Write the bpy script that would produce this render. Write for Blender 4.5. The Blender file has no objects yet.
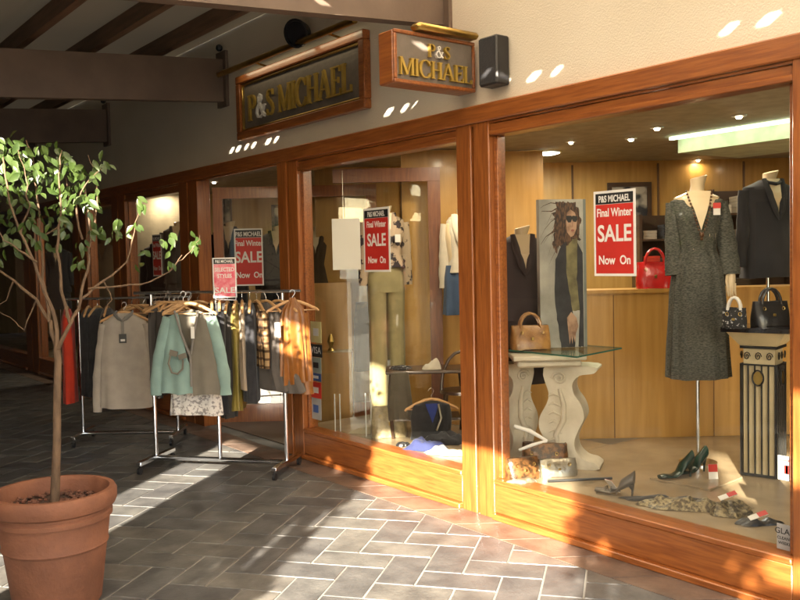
import bpy, math, random
from math import radians as rad, sin, cos, pi
from mathutils import Vector, Matrix, noise

# ------------------------------------------------------------------ camera, sky, sun, exposure
SC = bpy.context.scene
COL = SC.collection
CAM = Vector((0, -4.0, 1.735))
yaw, pit, rol = rad(142.3), rad(2.70), rad(-1.27)
FW = Vector((cos(yaw)*cos(pit), sin(yaw)*cos(pit), -sin(pit)))
R0 = Vector((sin(yaw), -cos(yaw), 0)); U0 = R0.cross(FW)
RT = R0*cos(rol) + U0*sin(rol); UP = U0*cos(rol) - R0*sin(rol)
cd = bpy.data.cameras.new('camera'); cam = bpy.data.objects.new('camera', cd); COL.objects.link(cam)
cam.matrix_world = Matrix(((RT.x, UP.x, -FW.x, CAM.x), (RT.y, UP.y, -FW.y, CAM.y), (RT.z, UP.z, -FW.z, CAM.z), (0, 0, 0, 1)))
cd.sensor_width = 36; cd.lens = 36*870/800; cd.clip_end = 500; cd.clip_start = .05
SC.camera = cam

SUN_AZ, SUN_EL = rad(129), rad(20)          # the way the light travels, and how steeply
w = bpy.data.worlds.new('World'); SC.world = w; w.use_nodes = True
nt = w.node_tree; nt.nodes.clear()
sky = nt.nodes.new('ShaderNodeTexSky'); sky.sky_type = 'NISHITA'; sky.sun_disc = False
sky.sun_elevation = SUN_EL
sd = Vector((-cos(SUN_AZ), -sin(SUN_AZ), 0))
sky.sun_rotation = math.atan2(sd.x, sd.y)
bg = nt.nodes.new('ShaderNodeBackground'); bg.inputs['Strength'].default_value = .105
wo = nt.nodes.new('ShaderNodeOutputWorld')
nt.links.new(sky.outputs[0], bg.inputs[0]); nt.links.new(bg.outputs[0], wo.inputs[0])
sl = bpy.data.lights.new('sun', 'SUN'); sl.energy = 5.0; sl.angle = rad(.55); sl.color = (1, .89, .73)
so = bpy.data.objects.new('sun', sl); COL.objects.link(so)
ld = Vector((cos(SUN_AZ)*cos(SUN_EL), sin(SUN_AZ)*cos(SUN_EL), -sin(SUN_EL)))
so.rotation_euler = ld.to_track_quat('-Z', 'Y').to_euler(); so.location = (10, -15, 12)
SC.view_settings.view_transform = 'Standard'; SC.view_settings.look = 'None'
SC.view_settings.gamma = 1; SC.view_settings.use_curve_mapping = False
SC.view_settings.exposure = 2.95
SC.render.engine = 'CYCLES'
SC.cycles.max_bounces = 10; SC.cycles.diffuse_bounces = 5; SC.cycles.transparent_max_bounces = 24
SC.cycles.use_denoising = True; SC.cycles.caustics_reflective = False; SC.cycles.caustics_refractive = False
SC.cycles.sample_clamp_indirect = 6

# ------------------------------------------------------------------ surveying helpers (photo 800x600 -> world)
def ray(x, y): return FW + RT*((x-400)/870) - UP*((y-300)/870)
def W(x, y, v=0.0):
    r = ray(x, y); return CAM + r*((v-CAM.y)/r.y)
def G(x, y, z=0.0):
    r = ray(x, y); return CAM + r*((z-CAM.z)/r.z)
def DP(x, y, d): return CAM + ray(x, y)*d
RH = Vector((R0.x, R0.y, 0)).normalized()      # level, across the view
FH = Vector((cos(yaw), sin(yaw), 0))           # level, along the view
def hgt(x, y, p):                              # height of pixel row y on the vertical line through p
    r = ray(x, y); t = (p-CAM).dot(FH)/r.dot(FH); return CAM.z + r.z*t

# ------------------------------------------------------------------ materials
MATS = {}
def mat(name, col, rough=.6, metal=0, col2=None, scale=8, stretch=(1, 1, 1), bump=0, bscale=60, spec=.5, coat=0, detail=4,
        sheen=0, contrast=(.35, .65), wave=None, bstretch=None):
    if name in MATS: return MATS[name]
    m = bpy.data.materials.new(name); m.use_nodes = True; n = m.node_tree; L = n.links.new
    b = n.nodes['Principled BSDF']
    b.inputs['Roughness'].default_value = rough; b.inputs['Metallic'].default_value = metal
    b.inputs['Specular IOR Level'].default_value = spec; b.inputs['Coat Weight'].default_value = coat
    b.inputs['Coat Roughness'].default_value = .15; b.inputs['Sheen Weight'].default_value = sheen
    b.inputs['Base Color'].default_value = (*col, 1)
    tc = n.nodes.new('ShaderNodeTexCoord'); mp = n.nodes.new('ShaderNodeMapping'); mp.inputs['Scale'].default_value = stretch
    L(tc.outputs['Object'], mp.inputs[0])
    if col2 is None: col2 = tuple(c*.78 for c in col)
    if wave:
        t = n.nodes.new('ShaderNodeTexWave'); t.inputs['Scale'].default_value = scale; t.inputs['Distortion'].default_value = wave
        t.inputs['Detail'].default_value = 3
    else:
        t = n.nodes.new('ShaderNodeTexNoise'); t.inputs['Scale'].default_value = scale; t.inputs['Detail'].default_value = detail
    L(mp.outputs[0], t.inputs['Vector'])
    r = n.nodes.new('ShaderNodeValToRGB'); r.color_ramp.elements[0].position = contrast[0]; r.color_ramp.elements[1].position = contrast[1]
    r.color_ramp.elements[0].color = (*col2, 1); r.color_ramp.elements[1].color = (*col, 1)
    L(t.outputs[1 if wave else 0], r.inputs[0]); L(r.outputs[0], b.inputs['Base Color'])
    if bump:
        mb = n.nodes.new('ShaderNodeMapping'); mb.inputs['Scale'].default_value = bstretch or stretch; L(tc.outputs['Object'], mb.inputs[0])
        t2 = n.nodes.new('ShaderNodeTexNoise'); t2.inputs['Scale'].default_value = bscale; t2.inputs['Detail'].default_value = 3
        L(mb.outputs[0], t2.inputs['Vector'])
        bp = n.nodes.new('ShaderNodeBump'); bp.inputs['Strength'].default_value = bump; bp.inputs['Distance'].default_value = .01
        L(t2.outputs[0], bp.inputs['Height']); L(bp.outputs[0], b.inputs['Normal'])
    MATS[name] = m; return m
def emit(name, col, s):
    m = bpy.data.materials.new(name); m.use_nodes = True; n = m.node_tree
    b = n.nodes['Principled BSDF']; b.inputs['Base Color'].default_value = (*col, 1)
    b.inputs['Emission Color'].default_value = (*col, 1); b.inputs['Emission Strength'].default_value = s
    MATS[name] = m; return m
def glass_mat(name, tint=(.93, .95, .93), strength=1.0, ior=1.5, rough=.0):
    m = bpy.data.materials.new(name); m.use_nodes = True; n = m.node_tree; n.nodes.clear(); L = n.links.new
    o = n.nodes.new('ShaderNodeOutputMaterial'); mx = n.nodes.new('ShaderNodeMixShader')
    tr = n.nodes.new('ShaderNodeBsdfTransparent'); tr.inputs[0].default_value = (*tint, 1)
    gl = n.nodes.new('ShaderNodeBsdfGlossy'); gl.inputs['Roughness'].default_value = rough; gl.inputs[0].default_value = (strength,)*3+(1,)
    lw_ = n.nodes.new('ShaderNodeLayerWeight'); lw_.inputs[0].default_value = .5
    pw = n.nodes.new('ShaderNodeMath'); pw.operation = 'POWER'; pw.inputs[1].default_value = 5; L(lw_.outputs['Facing'], pw.inputs[0])
    fr = n.nodes.new('ShaderNodeMath'); fr.operation = 'MULTIPLY_ADD'; fr.inputs[1].default_value = .8; fr.inputs[2].default_value = .024; L(pw.outputs[0], fr.inputs[0])
    L(fr.outputs[0], mx.inputs[0]); L(tr.outputs[0], mx.inputs[1]); L(gl.outputs[0], mx.inputs[2]); L(mx.outputs[0], o.inputs[0])
    MATS[name] = m; return m

WOODV = mat('redwood_vertical', (.37, .122, .028), .33, col2=(.215, .062, .015), scale=9, stretch=(7, 7, .5), bump=.12, bscale=40, coat=.35, contrast=(.3, .7))
WOODH = mat('redwood_horizontal', (.37, .122, .028), .33, col2=(.215, .062, .015), scale=9, stretch=(.5, 7, 7), bump=.12, bscale=40, coat=.35, contrast=(.3, .7))
PANELW = mat('light_wood_panel', (.56, .315, .08), .42, col2=(.46, .245, .055), scale=4, stretch=(5, 5, .35), bump=.05, bscale=30, coat=.15)
PALE = mat('pale_wood', (.66, .40, .19), .4, col2=(.5, .28, .12), scale=14, stretch=(1, 4, 4), coat=.2)
CREAM = mat('cream_render', (.80, .74, .62), .85, col2=(.75, .69, .57), scale=1.3, bump=.35, bscale=90, detail=6)
GREYB = mat('brown_painted_steel', (.18, .13, .10), .55, col2=(.145, .105, .08), scale=4, bump=.1, bscale=30)
CEILM = mat('grey_ceiling_sheet', (.50, .48, .40), .8, col2=(.42, .41, .34), scale=1.1, bump=.05)
def sheet_mat(name, wt):
    m = bpy.data.materials.new(name); m.use_nodes = True; n = m.node_tree; t = n.nodes.new('ShaderNodeBsdfTranslucent'); t.inputs[0].default_value = (.84, .76, .64, 1)
    x = n.nodes.new('ShaderNodeMixShader'); x.inputs[0].default_value = wt; n.nodes['Principled BSDF'].inputs['Base Color'].default_value = (.30, .29, .23, 1)
    n.links.new(n.nodes['Principled BSDF'].outputs[0], x.inputs[1]); n.links.new(t.outputs[0], x.inputs[2]); n.links.new(x.outputs[0], n.nodes['Material Output'].inputs[0]); return m
FILL_SHEET = sheet_mat('fill_light_sheet', .92); FILL_FAINT = sheet_mat('faint_fill_sheet', .085)  # translucency added so the roof lets fill light reach the wall
SHOPW = mat('shop_beige_wall', (.50, .36, .17), .6, col2=(.38, .26, .11), scale=3, stretch=(3, 3, .3))
SHOPC = mat('shop_ceiling_paint', (.42, .36, .25), .8)
PLATF = mat('display_floor_tile', (.40, .31, .20), .26, col2=(.28, .215, .135), scale=3, bump=.04, coat=.2)
CHROME = mat('chrome', (.75, .77, .8), .16, 1, bump=0)
BLACKP = mat('black_plastic', (.02, .02, .022), .45)
BLACKC = mat('black_cloth', (.018, .018, .022), .85, col2=(.010, .010, .013), scale=20, bump=.3, bscale=90, sheen=.2)
BRASS = mat('brass', (.55, .38, .12), .28, 1, col2=(.4, .27, .08), scale=6)
GOLD = mat('gold_letter', (.55, .38, .08), .38, .35, col2=(.45, .30, .06), scale=12)
SIGNG = mat('sign_grey_field', (.19, .16, .135), .55, col2=(.16, .137, .115), scale=20, bump=.1)
TERRA = mat('terracotta', (.25, .098, .050), .75, col2=(.175, .068, .036), scale=5, bump=.35, bscale=45, detail=7)
SOIL = mat('soil', (.09, .045, .03), .95, col2=(.035, .02, .014), scale=30, bump=.8, bscale=60)
BARK = mat('bark', (.17, .105, .06), .85, col2=(.09, .055, .032), scale=30, stretch=(1, 1, .3), bump=.6, bscale=80)
def leaf_mat():
    m = mat('ficus_leaf', (.07, .11, .028), .30, col2=(.035, .065, .016), scale=9, coat=.15)
    n = m.node_tree; b = n.nodes['Principled BSDF']; b.inputs['Subsurface Weight'].default_value = 0
    tr = n.nodes.new('ShaderNodeBsdfTranslucent'); tr.inputs[0].default_value = (.10, .17, .02, 1)
    mx = n.nodes.new('ShaderNodeMixShader'); mx.inputs[0].default_value = .28
    o = n.nodes['Material Output']; n.links.new(b.outputs[0], mx.inputs[1]); n.links.new(tr.outputs[0], mx.inputs[2]); n.links.new(mx.outputs[0], o.inputs[0])
    return m
LEAF = leaf_mat()
HEDGE = mat('hedge_leaf', (.06, .10, .03), .5, col2=(.03, .06, .018), scale=6)
BONE = mat('mannequin_skin', (.72, .58, .38), .4, col2=(.66, .52, .33), scale=3, coat=.2)
WHITE = mat('white_card', (.80, .78, .74), .55, col2=(.76, .74, .70), scale=4)
REDC = mat('sale_red', (.60, .035, .025), .5, col2=(.52, .028, .02), scale=3)
BLACKI = mat('black_ink', (.02, .02, .02), .5)
STONE = mat('cast_stone', (.68, .62, .50), .7, col2=(.55, .49, .38), scale=7, bump=.3, bscale=40, detail=6)
GLASS = glass_mat('window_glass', (.95, .955, .94), 1.0)
TGLASS = glass_mat('table_glass', (.86, .92, .89), .7)
GEDGE = mat('glass_edge', (.05, .16, .12), .2)

# ------------------------------------------------------------------ mesh helpers
class MB:
    def __init__(s): s.v = []; s.f = []; s.m = []
    def add(s, vs, fs, mi=0):
        o = len(s.v); s.v += [Vector(v) for v in vs]; s.f += [tuple(i+o for i in f) for f in fs]; s.m += [mi]*len(fs); return s
    def box(s, a, b, mi=0, M=None, bev=0.0):
        x0, x1 = sorted((a[0], b[0])); y0, y1 = sorted((a[1], b[1])); z0, z1 = sorted((a[2], b[2]))
        e = min(bev, (x1-x0)*.45, (y1-y0)*.45, (z1-z0)*.45)
        if e <= 0:
            vs = [(x0, y0, z0), (x1, y0, z0), (x1, y1, z0), (x0, y1, z0), (x0, y0, z1), (x1, y0, z1), (x1, y1, z1), (x0, y1, z1)]
            fs = [(0, 3, 2, 1), (4, 5, 6, 7), (0, 1, 5, 4), (1, 2, 6, 5), (2, 3, 7, 6), (3, 0, 4, 7)]
        else:
            vs, fs, idx = [], [], {}
            for sx in (0, 1):
                for sy in (0, 1):
                    for sz in (0, 1):
                        c = ((x0, x1)[sx], (y0, y1)[sy], (z0, z1)[sz]); d = (e*(1-2*sx), e*(1-2*sy), e*(1-2*sz))
                        for k in range(3):
                            p = [c[0]+d[0], c[1]+d[1], c[2]+d[2]]; p[k] = c[k]
                            idx[(sx, sy, sz, k)] = len(vs); vs.append(tuple(p))
                        fs.append([idx[(sx, sy, sz, k)] for k in range(3)])
            for k in range(3):
                i, j = [(1, 2), (0, 2), (0, 1)][k]
                for sk in (0, 1):
                    q = []
                    for (a1, b1) in ((0, 0), (1, 0), (1, 1), (0, 1)):
                        t = [0, 0, 0]; t[k] = sk; t[i] = a1; t[j] = b1; q.append(idx[(*t, k)])
                    fs.append(q)
                for a1 in (0, 1):
                    for b1 in (0, 1):
                        t0 = [0, 0, 0]; t0[i] = a1; t0[j] = b1; t1 = list(t0); t1[k] = 1
                        fs.append([idx[(*t0, i)], idx[(*t0, j)], idx[(*t1, j)], idx[(*t1, i)]])
        if M is not None: vs = [M @ Vector(v) for v in vs]
        return s.add(vs, fs, mi)
    def loft(s, rings, mi=0, cap=True):
        n = len(rings[0]); vs = [p for r in rings for p in r]; fs = []
        for k in range(len(rings)-1):
            for i in range(n):
                j = (i+1) % n; fs.append((k*n+i, k*n+j, (k+1)*n+j, (k+1)*n+i))
        if cap: fs.append(tuple(range(n-1, -1, -1))); fs.append(tuple(range((len(rings)-1)*n, len(rings)*n)))
        return s.add(vs, fs, mi)
    def tube(s, pts, r, n=8, mi=0, flat=1.0):
        pts = [Vector(p) for p in pts]; rs = r if isinstance(r, (list, tuple)) else [r]*len(pts)
        rings = []; ref = None
        for i, p in enumerate(pts):
            t = (pts[min(i+1, len(pts)-1)]-pts[max(i-1, 0)]).normalized()
            if ref is None: ref = Vector((0, 0, 1)) if abs(t.z) < .9 else Vector((1, 0, 0))
            a = (ref - t*ref.dot(t)).normalized(); b = t.cross(a); ref = a
            rings.append([p + (a*cos(2*pi*k/n) + b*sin(2*pi*k/n)*flat)*rs[i] for k in range(n)])
        return s.loft(rings, mi)
    def lathe(s, prof, c=(0, 0, 0), n=32, mi=0, sx=1, sy=1, cap=True):
        c = Vector(c); return s.loft([[c+Vector((r*cos(2*pi*k/n)*sx, r*sin(2*pi*k/n)*sy, z)) for k in range(n)] for r, z in prof], mi, cap)
    def prism(s, pts, o, ax, ay, th, mi=0):     # outline in the (ax, ay) plane at o, extruded by vector th
        o = Vector(o); ax = Vector(ax); ay = Vector(ay); th = Vector(th); n = len(pts)
        a = [o+ax*p[0]+ay*p[1] for p in pts]; b = [p+th for p in a]
        return s.add(a+b, [tuple(range(n-1, -1, -1)), tuple(range(n, 2*n))]+[(i, (i+1) % n, (i+1) % n+n, i+n) for i in range(n)], mi)
    def ball(s, c, r, n=12, mi=0, k=(1, 1, 1)):
        prof = [(max(.0005, r*sin(pi*i/n)), -r*cos(pi*i/n)) for i in range(n+1)]
        return s.loft([[Vector(c)+Vector((q*cos(2*pi*j/n)*k[0], q*sin(2*pi*j/n)*k[1], z*k[2])) for j in range(n)] for q, z in prof], mi)
WORLD = {}
def empty(name, loc=(0, 0, 0), rz=0):
    o = bpy.data.objects.new(name, None); COL.objects.link(o); o.location = loc; o.rotation_euler.z = rz
    o.empty_display_size = .1; WORLD[o.name] = Vector(loc); return o
def tag(o, label, cat, group=None, kind=None):
    if label: o['label'] = label
    if cat: o['category'] = cat
    if group: o['group'] = group
    if kind: o['kind'] = kind
    return o
def obj(name, mb, mats, parent=None, world=True, smooth=True, label=None):
    me = bpy.data.meshes.new(name); me.from_pydata([tuple(v) for v in mb.v], [], mb.f)
    mats = mats if isinstance(mats, (list, tuple)) else [mats]
    for m in mats: me.materials.append(m)
    me.polygons.foreach_set('material_index', mb.m)
    if smooth:
        me.polygons.foreach_set('use_smooth', [True]*len(me.polygons)); me.set_sharp_from_angle(angle=rad(38))
    me.update(); o = bpy.data.objects.new(name, me); COL.objects.link(o)
    if parent: o.parent = parent
    WORLD[o.name] = Vector((0, 0, 0))
    if parent is not None and world: o.location = -WORLD[parent.name]
    if label: o['label'] = label
    return o
def B(a, b, mi=0, bev=0.0, M=None): return MB().box(a, b, mi, M, bev)
def text_mb(txt, size, o, ax, ay, depth=.001, mi=0, align='CENTER', bold=0.0, sx=1.0):
    cu = bpy.data.curves.new('t', 'FONT'); cu.body = txt; cu.size = size; cu.align_x = align; cu.offset = bold; cu.extrude = depth; cu.resolution_u = 4
    ob = bpy.data.objects.new('t', cu); me = bpy.data.meshes.new_from_object(ob)
    ax = Vector(ax).normalized(); ay = Vector(ay).normalized(); az = ax.cross(ay); o = Vector(o)
    mb = MB().add([o+ax*v.co.x*sx+ay*v.co.y+az*v.co.z for v in me.vertices], [tuple(p.vertices) for p in me.polygons], mi)
    bpy.data.objects.remove(ob); bpy.data.curves.remove(cu); bpy.data.meshes.remove(me)
    return mb
def join(*l):
    r = MB()
    for m in l:
        o = len(r.v); r.v += m.v; r.f += [tuple(i+o for i in f) for f in m.f]; r.m += m.m
    return r
rnd = random.Random(5)
def facing(d):   # rotation so local +x runs along level vector d
    return math.atan2(d.y, d.x)
RZ = facing(RH)

# ------------------------------------------------------------------ ground
def paving():
    L_, W_ = .44, .22; g = .011; base = .004
    mb = MB(); th = rad(38.0); ca, sa = cos(th), sin(th); ox, oy = -4.18, -1.12
    tones = []
    def tile(x0, y0, x1, y1):
        c = [(x0+g/2, y0+g/2), (x1-g/2, y0+g/2), (x1-g/2, y1-g/2), (x0+g/2, y1-g/2)]
        P = [(ox+ca*a-sa*b, oy+sa*a+ca*b) for a, b in c]
        mx = sum(p[0] for p in P)/4; my = sum(p[1] for p in P)/4
        if my > .35 and mx > -19 or mx < -22 or mx > 5 or my < -7.5 or my > 1.6: return
        # cut against the border course
        lim = -.33
        if max(p[1] for p in P) > lim:
            Q = []
            for i in range(4):
                a, b = P[i], P[(i+1) % 4]
                if a[1] <= lim: Q.append(a)
                if (a[1]-lim)*(b[1]-lim) < 0:
                    t = (lim-a[1])/(b[1]-a[1]); Q.append((a[0]+t*(b[0]-a[0]), lim))
            P = Q
            if len(P) < 3: return
        dz = rnd.uniform(-.0007, .0007); tx, ty = rnd.uniform(-.0022, .0022), rnd.uniform(-.0022, .0022)
        n = len(P); cx = sum(p[0] for p in P)/n; cy = sum(p[1] for p in P)/n
        inn = [(cx+(p[0]-cx)*.985, cy+(p[1]-cy)*.985) for p in P]
        vs = [(p[0], p[1], 0) for p in P] + [(p[0], p[1], base+dz+(p[0]-cx)*tx+(p[1]-cy)*ty) for p in inn]
        mb.add(vs, [tuple(range(n, 2*n))]+[(i, (i+1) % n, (i+1) % n+n, i+n) for i in range(n)]); tones.append((n+1, rnd.random()))
    N = 48
    for i in range(-N*2, N*2):
        for j in range(-N, N):
            # herringbone: horizontal and vertical tiles
            x = i*W_ + 0; y = j*W_*4
            tile(x+0*W_, y+i*W_-0, x+L_, y+i*W_+W_)
            tile(x+0*W_, y+i*W_+W_, x+W_, y+i*W_+W_+L_)
    # border course: skewed tiles along the shop front
    x = -18.5
    while x < 5:
        lw = .42; a = .20
        P = [(x+g/2, -.324), (x+lw-g/2, -.324), (x+lw+a-g/2, -.05), (x+a+g/2, -.05)]
        n = 4; mb.add([(p[0], p[1], 0) for p in P]+[(p[0], p[1], base+rnd.uniform(-.0005, .0005)) for p in P], [(4, 5, 6, 7)]+[(i, (i+1) % 4, (i+1) % 4+4, i+4) for i in range(4)])
        tones.append((5, rnd.random()+1.5)); x += lw
    o = obj('paving', mb, TILE, smooth=False)
    at = o.data.attributes.new('tone', 'FLOAT', 'FACE'); vals = []
    for n, t in tones: vals += [t]*n
    at.data.foreach_set('value', vals)
    tag(o, 'dark slate coloured herringbone pavers with pale joints outside the shop', 'paving', kind='structure')
def tile_mat():
    m = mat('paver', (.16, .15, .135), .36, col2=(.085, .08, .075), scale=5, bump=.25, bscale=35, detail=6, coat=0)
    n = m.node_tree; L = n.links.new; b = n.nodes['Principled BSDF']
    a = n.nodes.new('ShaderNodeAttribute'); a.attribute_name = 'tone'
    cr = n.nodes.new('ShaderNodeValToRGB'); e = cr.color_ramp.elements
    e[0].position = 0; e[0].color = (.75, .78, .85, 1); e[1].position = 1; e[1].color = (1.45, 1.0, .82, 1)
    k = e.new(.4); k.color = (1.1, 1.1, 1.08, 1); k = e.new(.25); k.color = (.9, .95, 1.0, 1); k = e.new(.60); k.color = (1.3, 1.0, .82, 1)
    mlt = n.nodes.new('ShaderNodeMath'); mlt.operation = 'MULTIPLY'; mlt.inputs[1].default_value = .4; L(a.outputs['Fac'], mlt.inputs[0]); L(mlt.outputs[0], cr.inputs[0])
    mx = n.nodes.new('ShaderNodeMix'); mx.data_type = 'RGBA'; mx.blend_type = 'MULTIPLY'; mx.inputs[0].default_value = 1
    src = b.inputs['Base Color'].links[0].from_socket
    L(src, mx.inputs[6]); L(cr.outputs[0], mx.inputs[7]); L(mx.outputs[2], b.inputs['Base Color'])
    # worn patches: roughness varies
    t = n.nodes.new('ShaderNodeTexNoise'); t.inputs['Scale'].default_value = 3.5; t.inputs['Detail'].default_value = 5
    tc = [q for q in n.nodes if q.bl_idname == 'ShaderNodeTexCoord'][0]; L(tc.outputs['Object'], t.inputs['Vector'])
    mr = n.nodes.new('ShaderNodeMapRange'); mr.inputs[3].default_value = .28; mr.inputs[4].default_value = .62; L(t.outputs[0], mr.inputs[0]); L(mr.outputs[0], b.inputs['Roughness'])
    return m
TILE = tile_mat()
GROUT = mat('grout', (.31, .30, .275), .8, col2=(.17, .16, .145), scale=2.2, bump=.2, bscale=80)
tag(obj('ground', MB().add([(-150, -150, 0), (150, -150, 0), (150, 60, 0), (-150, 60, 0)], [(0, 1, 2, 3)]), GROUT, smooth=False), 'pale concrete ground under and beyond the pavers', 'ground', kind='structure')
paving()

# ------------------------------------------------------------------ the shop
TOPZ, GT, GB = 2.70, 2.52, .27
shop = empty('shop_building', (-8, 3, 0))
tag(shop, 'cream walled clothing shop with a long redwood glazed front', 'shop')
XL, XR = -24.0, 2.5
obj('upper_wall', MB().box((XL, 0.0, TOPZ), (XR, .22, 4.25)), CREAM, shop, smooth=False)
SIGNX = 0
# fascia rail and glass units
def post(x0, x1, z0=0.0, z1=TOPZ):
    mb = MB(); mid = (x0+x1)/2; g = .012
    mb.box((x0, -.055, z0), (mid-g, .10, z1), bev=.006).box((mid-g, -.025, z0), (mid+g, .09, z1)).box((mid+g, -.055, z0), (x1, .10, z1), bev=.006)
    return mb
for (a, b_) in ((-4.45, -4.13), (-6.87, -6.53), (-2.10, -1.93), (-9.02, -8.56), (-11.12, -10.66), (-12.75, -12.15), (-15.4, -14.7), (-18.6, -18.0), (-21.4, -21.0)):
    obj('door_post' if a in (-6.87, -9.02) else 'window_post', post(a, b_), WOODV, shop)
obj('fascia_rail', MB().box((-24, -.075, TOPZ-.085), (XR, .0, TOPZ+.03), bev=.008).box((-24, -.050, TOPZ-.10), (XR, -.0, TOPZ-.087)), WOODH, shop)
def window(x0, x1, name='shop_window'):
    fr = MB(); j = .035
    fr.box((x0, -.040, GT), (x1, .07, TOPZ-.102), bev=.006)                 # head
    fr.box((x0, -.052, GT-.0), (x1, -.0405, GT+.03), bev=.004)
    fr.box((x0+.001, -.012, GB), (x0+j, .06, GT-.001), bev=.004).box((x1-j, -.012, GB), (x1-.001, .06, GT-.001), bev=.004)
    f = obj(name, fr, WOODH, shop)
    bs = MB().box((x0+.001, -.050, .045), (x1-.001, .09, GB-.035), bev=.005).box((x0+.001, -.085, 0.004), (x1-.001, .09, .044), bev=.006).box((x0+.001, -.062, GB-.034), (x1-.001, .09, GB), bev=.006)
    obj('base_board', bs, WOODH, f)
    obj('pane', MB().box((x0+j, .018, GB), (x1-j, .024, GT)), GLASS, f, smooth=False)
    return f
for (a, b_) in ((-4.13, -2.10), (-6.53, -4.45), (-1.93, .5), (-10.66, -9.02), (-12.15, -11.12), (-14.7, -12.75), (-18.0, -15.4), (-21.0, -18.6)): window(a, b_)
obj('window_post', post(.5, .8), WOODV, shop)
obj('end_wall', MB().box((.8, 0.0, 0), (XR, .2, TOPZ-.001)), CREAM, shop, smooth=False)
obj('end_wall', MB().box((-24, 0.0, 0), (-21.4, .2, TOPZ-.001)), CREAM, shop, smooth=False)
# interior shell
CZ = 2.74
bc = CAM + FH*9.6                         # rear wall squares to the shop's diagonal plan
def diag(a, d): p = CAM + FH*d + RH*a; return (p.x, p.y)
rw = MB(); p0, p1 = diag(-.9, 9.5), diag(7.5, 9.5)
rw.add([(p0[0], p0[1], 0), (p1[0], p1[1], 0), (p1[0], p1[1], CZ+.1), (p0[0], p0[1], CZ+.1)], [(0, 1, 2, 3)])
q0, q1 = diag(-.9, 9.62), diag(7.5, 9.62)
rw = MB().prism([(0, 0), (8.4, 0), (8.4, CZ+.1), (0, CZ+.1)], (p0[0], p0[1], 0), RH, (0, 0, 1), FH*.12)
obj('rear_wall', rw, PANELW, shop, smooth=False)
ms = MB()
for k in range(1, 9):
    x = k*.93; ms.prism([(x, .1), (x+.02, .1), (x+.02, CZ-.03), (x, CZ-.03)], (p0[0], p0[1], 0), RH, (0, 0, 1), -FH*.015)
obj('wall_strip', ms, mat('dark_joint', (.16, .08, .03), .5), shop, smooth=False)
obj('rear_wall', MB().box((-22, 5.2, 0), (-8.6, 5.4, CZ+.1)), SHOPW, shop, smooth=False)
obj('end_wall', MB().box((1.2, .22, 0), (1.4, 9, CZ+.1)), SHOPW, shop, smooth=False)
obj('end_wall', MB().box((-22.2, .22, 0), (-22, 5.4, CZ+.1)), SHOPW, shop, smooth=False)
obj('party_wall', MB().box((-11.9, 1.6, 0), (-11.75, 5.2, CZ+.1)), SHOPW, shop, smooth=False)
obj('shop_ceiling', MB().box((-22, .221, CZ), (1.2, 9, CZ+.12)), SHOPC, shop, smooth=False)
obj('shop_roof', MB().box((XL, .221, 4.1), (XR, 9, 4.25)), CEILM, shop, smooth=False)
obj('shop_back_wall', MB().box((XL, 9, 0), (XR, 9.2, 4.25)), CREAM, shop, smooth=False)
tag(obj('shop_floor', MB().box((-22, .10, .003), (1.2, 9, .012)), mat('shop_floor_tile', (.16, .13, .10), .35, scale=2), None, smooth=False), 'dark floor inside the shop', 'floor', kind='structure')
# display platforms
pf = MB().box((-4.3, .10, .013), (.6, 2.6, .25)); pf.box((-4.3, .10, .251), (.6, 2.6, .262))
for k in range(5):
    pass
obj('display_platform', pf, PLATF, shop, smooth=False)
obj('display_platform', MB().box((-6.7, .10, .013), (-4.305, 1.35, .262)), PLATF, shop, smooth=False)
for (a, b_) in ((-10.8, -9.0), (-14.8, -11.0), (-21, -15)): obj('display_platform', MB().box((a, .10, .013), (b_, 1.0, .262)), PLATF, shop, smooth=False)

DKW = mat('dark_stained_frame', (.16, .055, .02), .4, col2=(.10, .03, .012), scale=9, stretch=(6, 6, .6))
# recessed entrance: glazed screens running back into the shop
def screen(o, d, length, name, z1=GT+.02, jamb=True):
    d = Vector(d).normalized(); nrm = Vector((-d.y, d.x, 0))*.05; o = Vector(o); f = MB()
    def bar(a0, a1, z0, z1_): f.prism([(a0, z0), (a1, z0), (a1, z1_), (a0, z1_)], o-nrm/2, d, (0, 0, 1), nrm)
    bar(0, length, z1-.12, z1+.0)
    if jamb: bar(0, .1, 0, z1-.121)
    bar(length-.11, length, 0, z1-.121); bar(.101, length-.111, 0.013, .2)
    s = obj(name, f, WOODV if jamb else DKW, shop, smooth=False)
    g = MB(); g.prism([(.101, .201), (length-.111, .201), (length-.111, z1-.121), (.101, z1-.121)], o-nrm*.08, d, (0, 0, 1), nrm*.12)
    obj('pane', g, GLASS, s, smooth=False); return s
screen((-8.62, .16, 0), RH, 1.75, 'entrance_screen')
screen((-6.50, .30, 0), Vector((RH.x, RH.y, 0)), .95, 'entrance_return', jamb=False)
obj('entrance_soffit', MB().box((-8.56, .0, TOPZ-.085), (-6.87, .221, TOPZ-.001)), SHOPC, shop, smooth=False)

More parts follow.
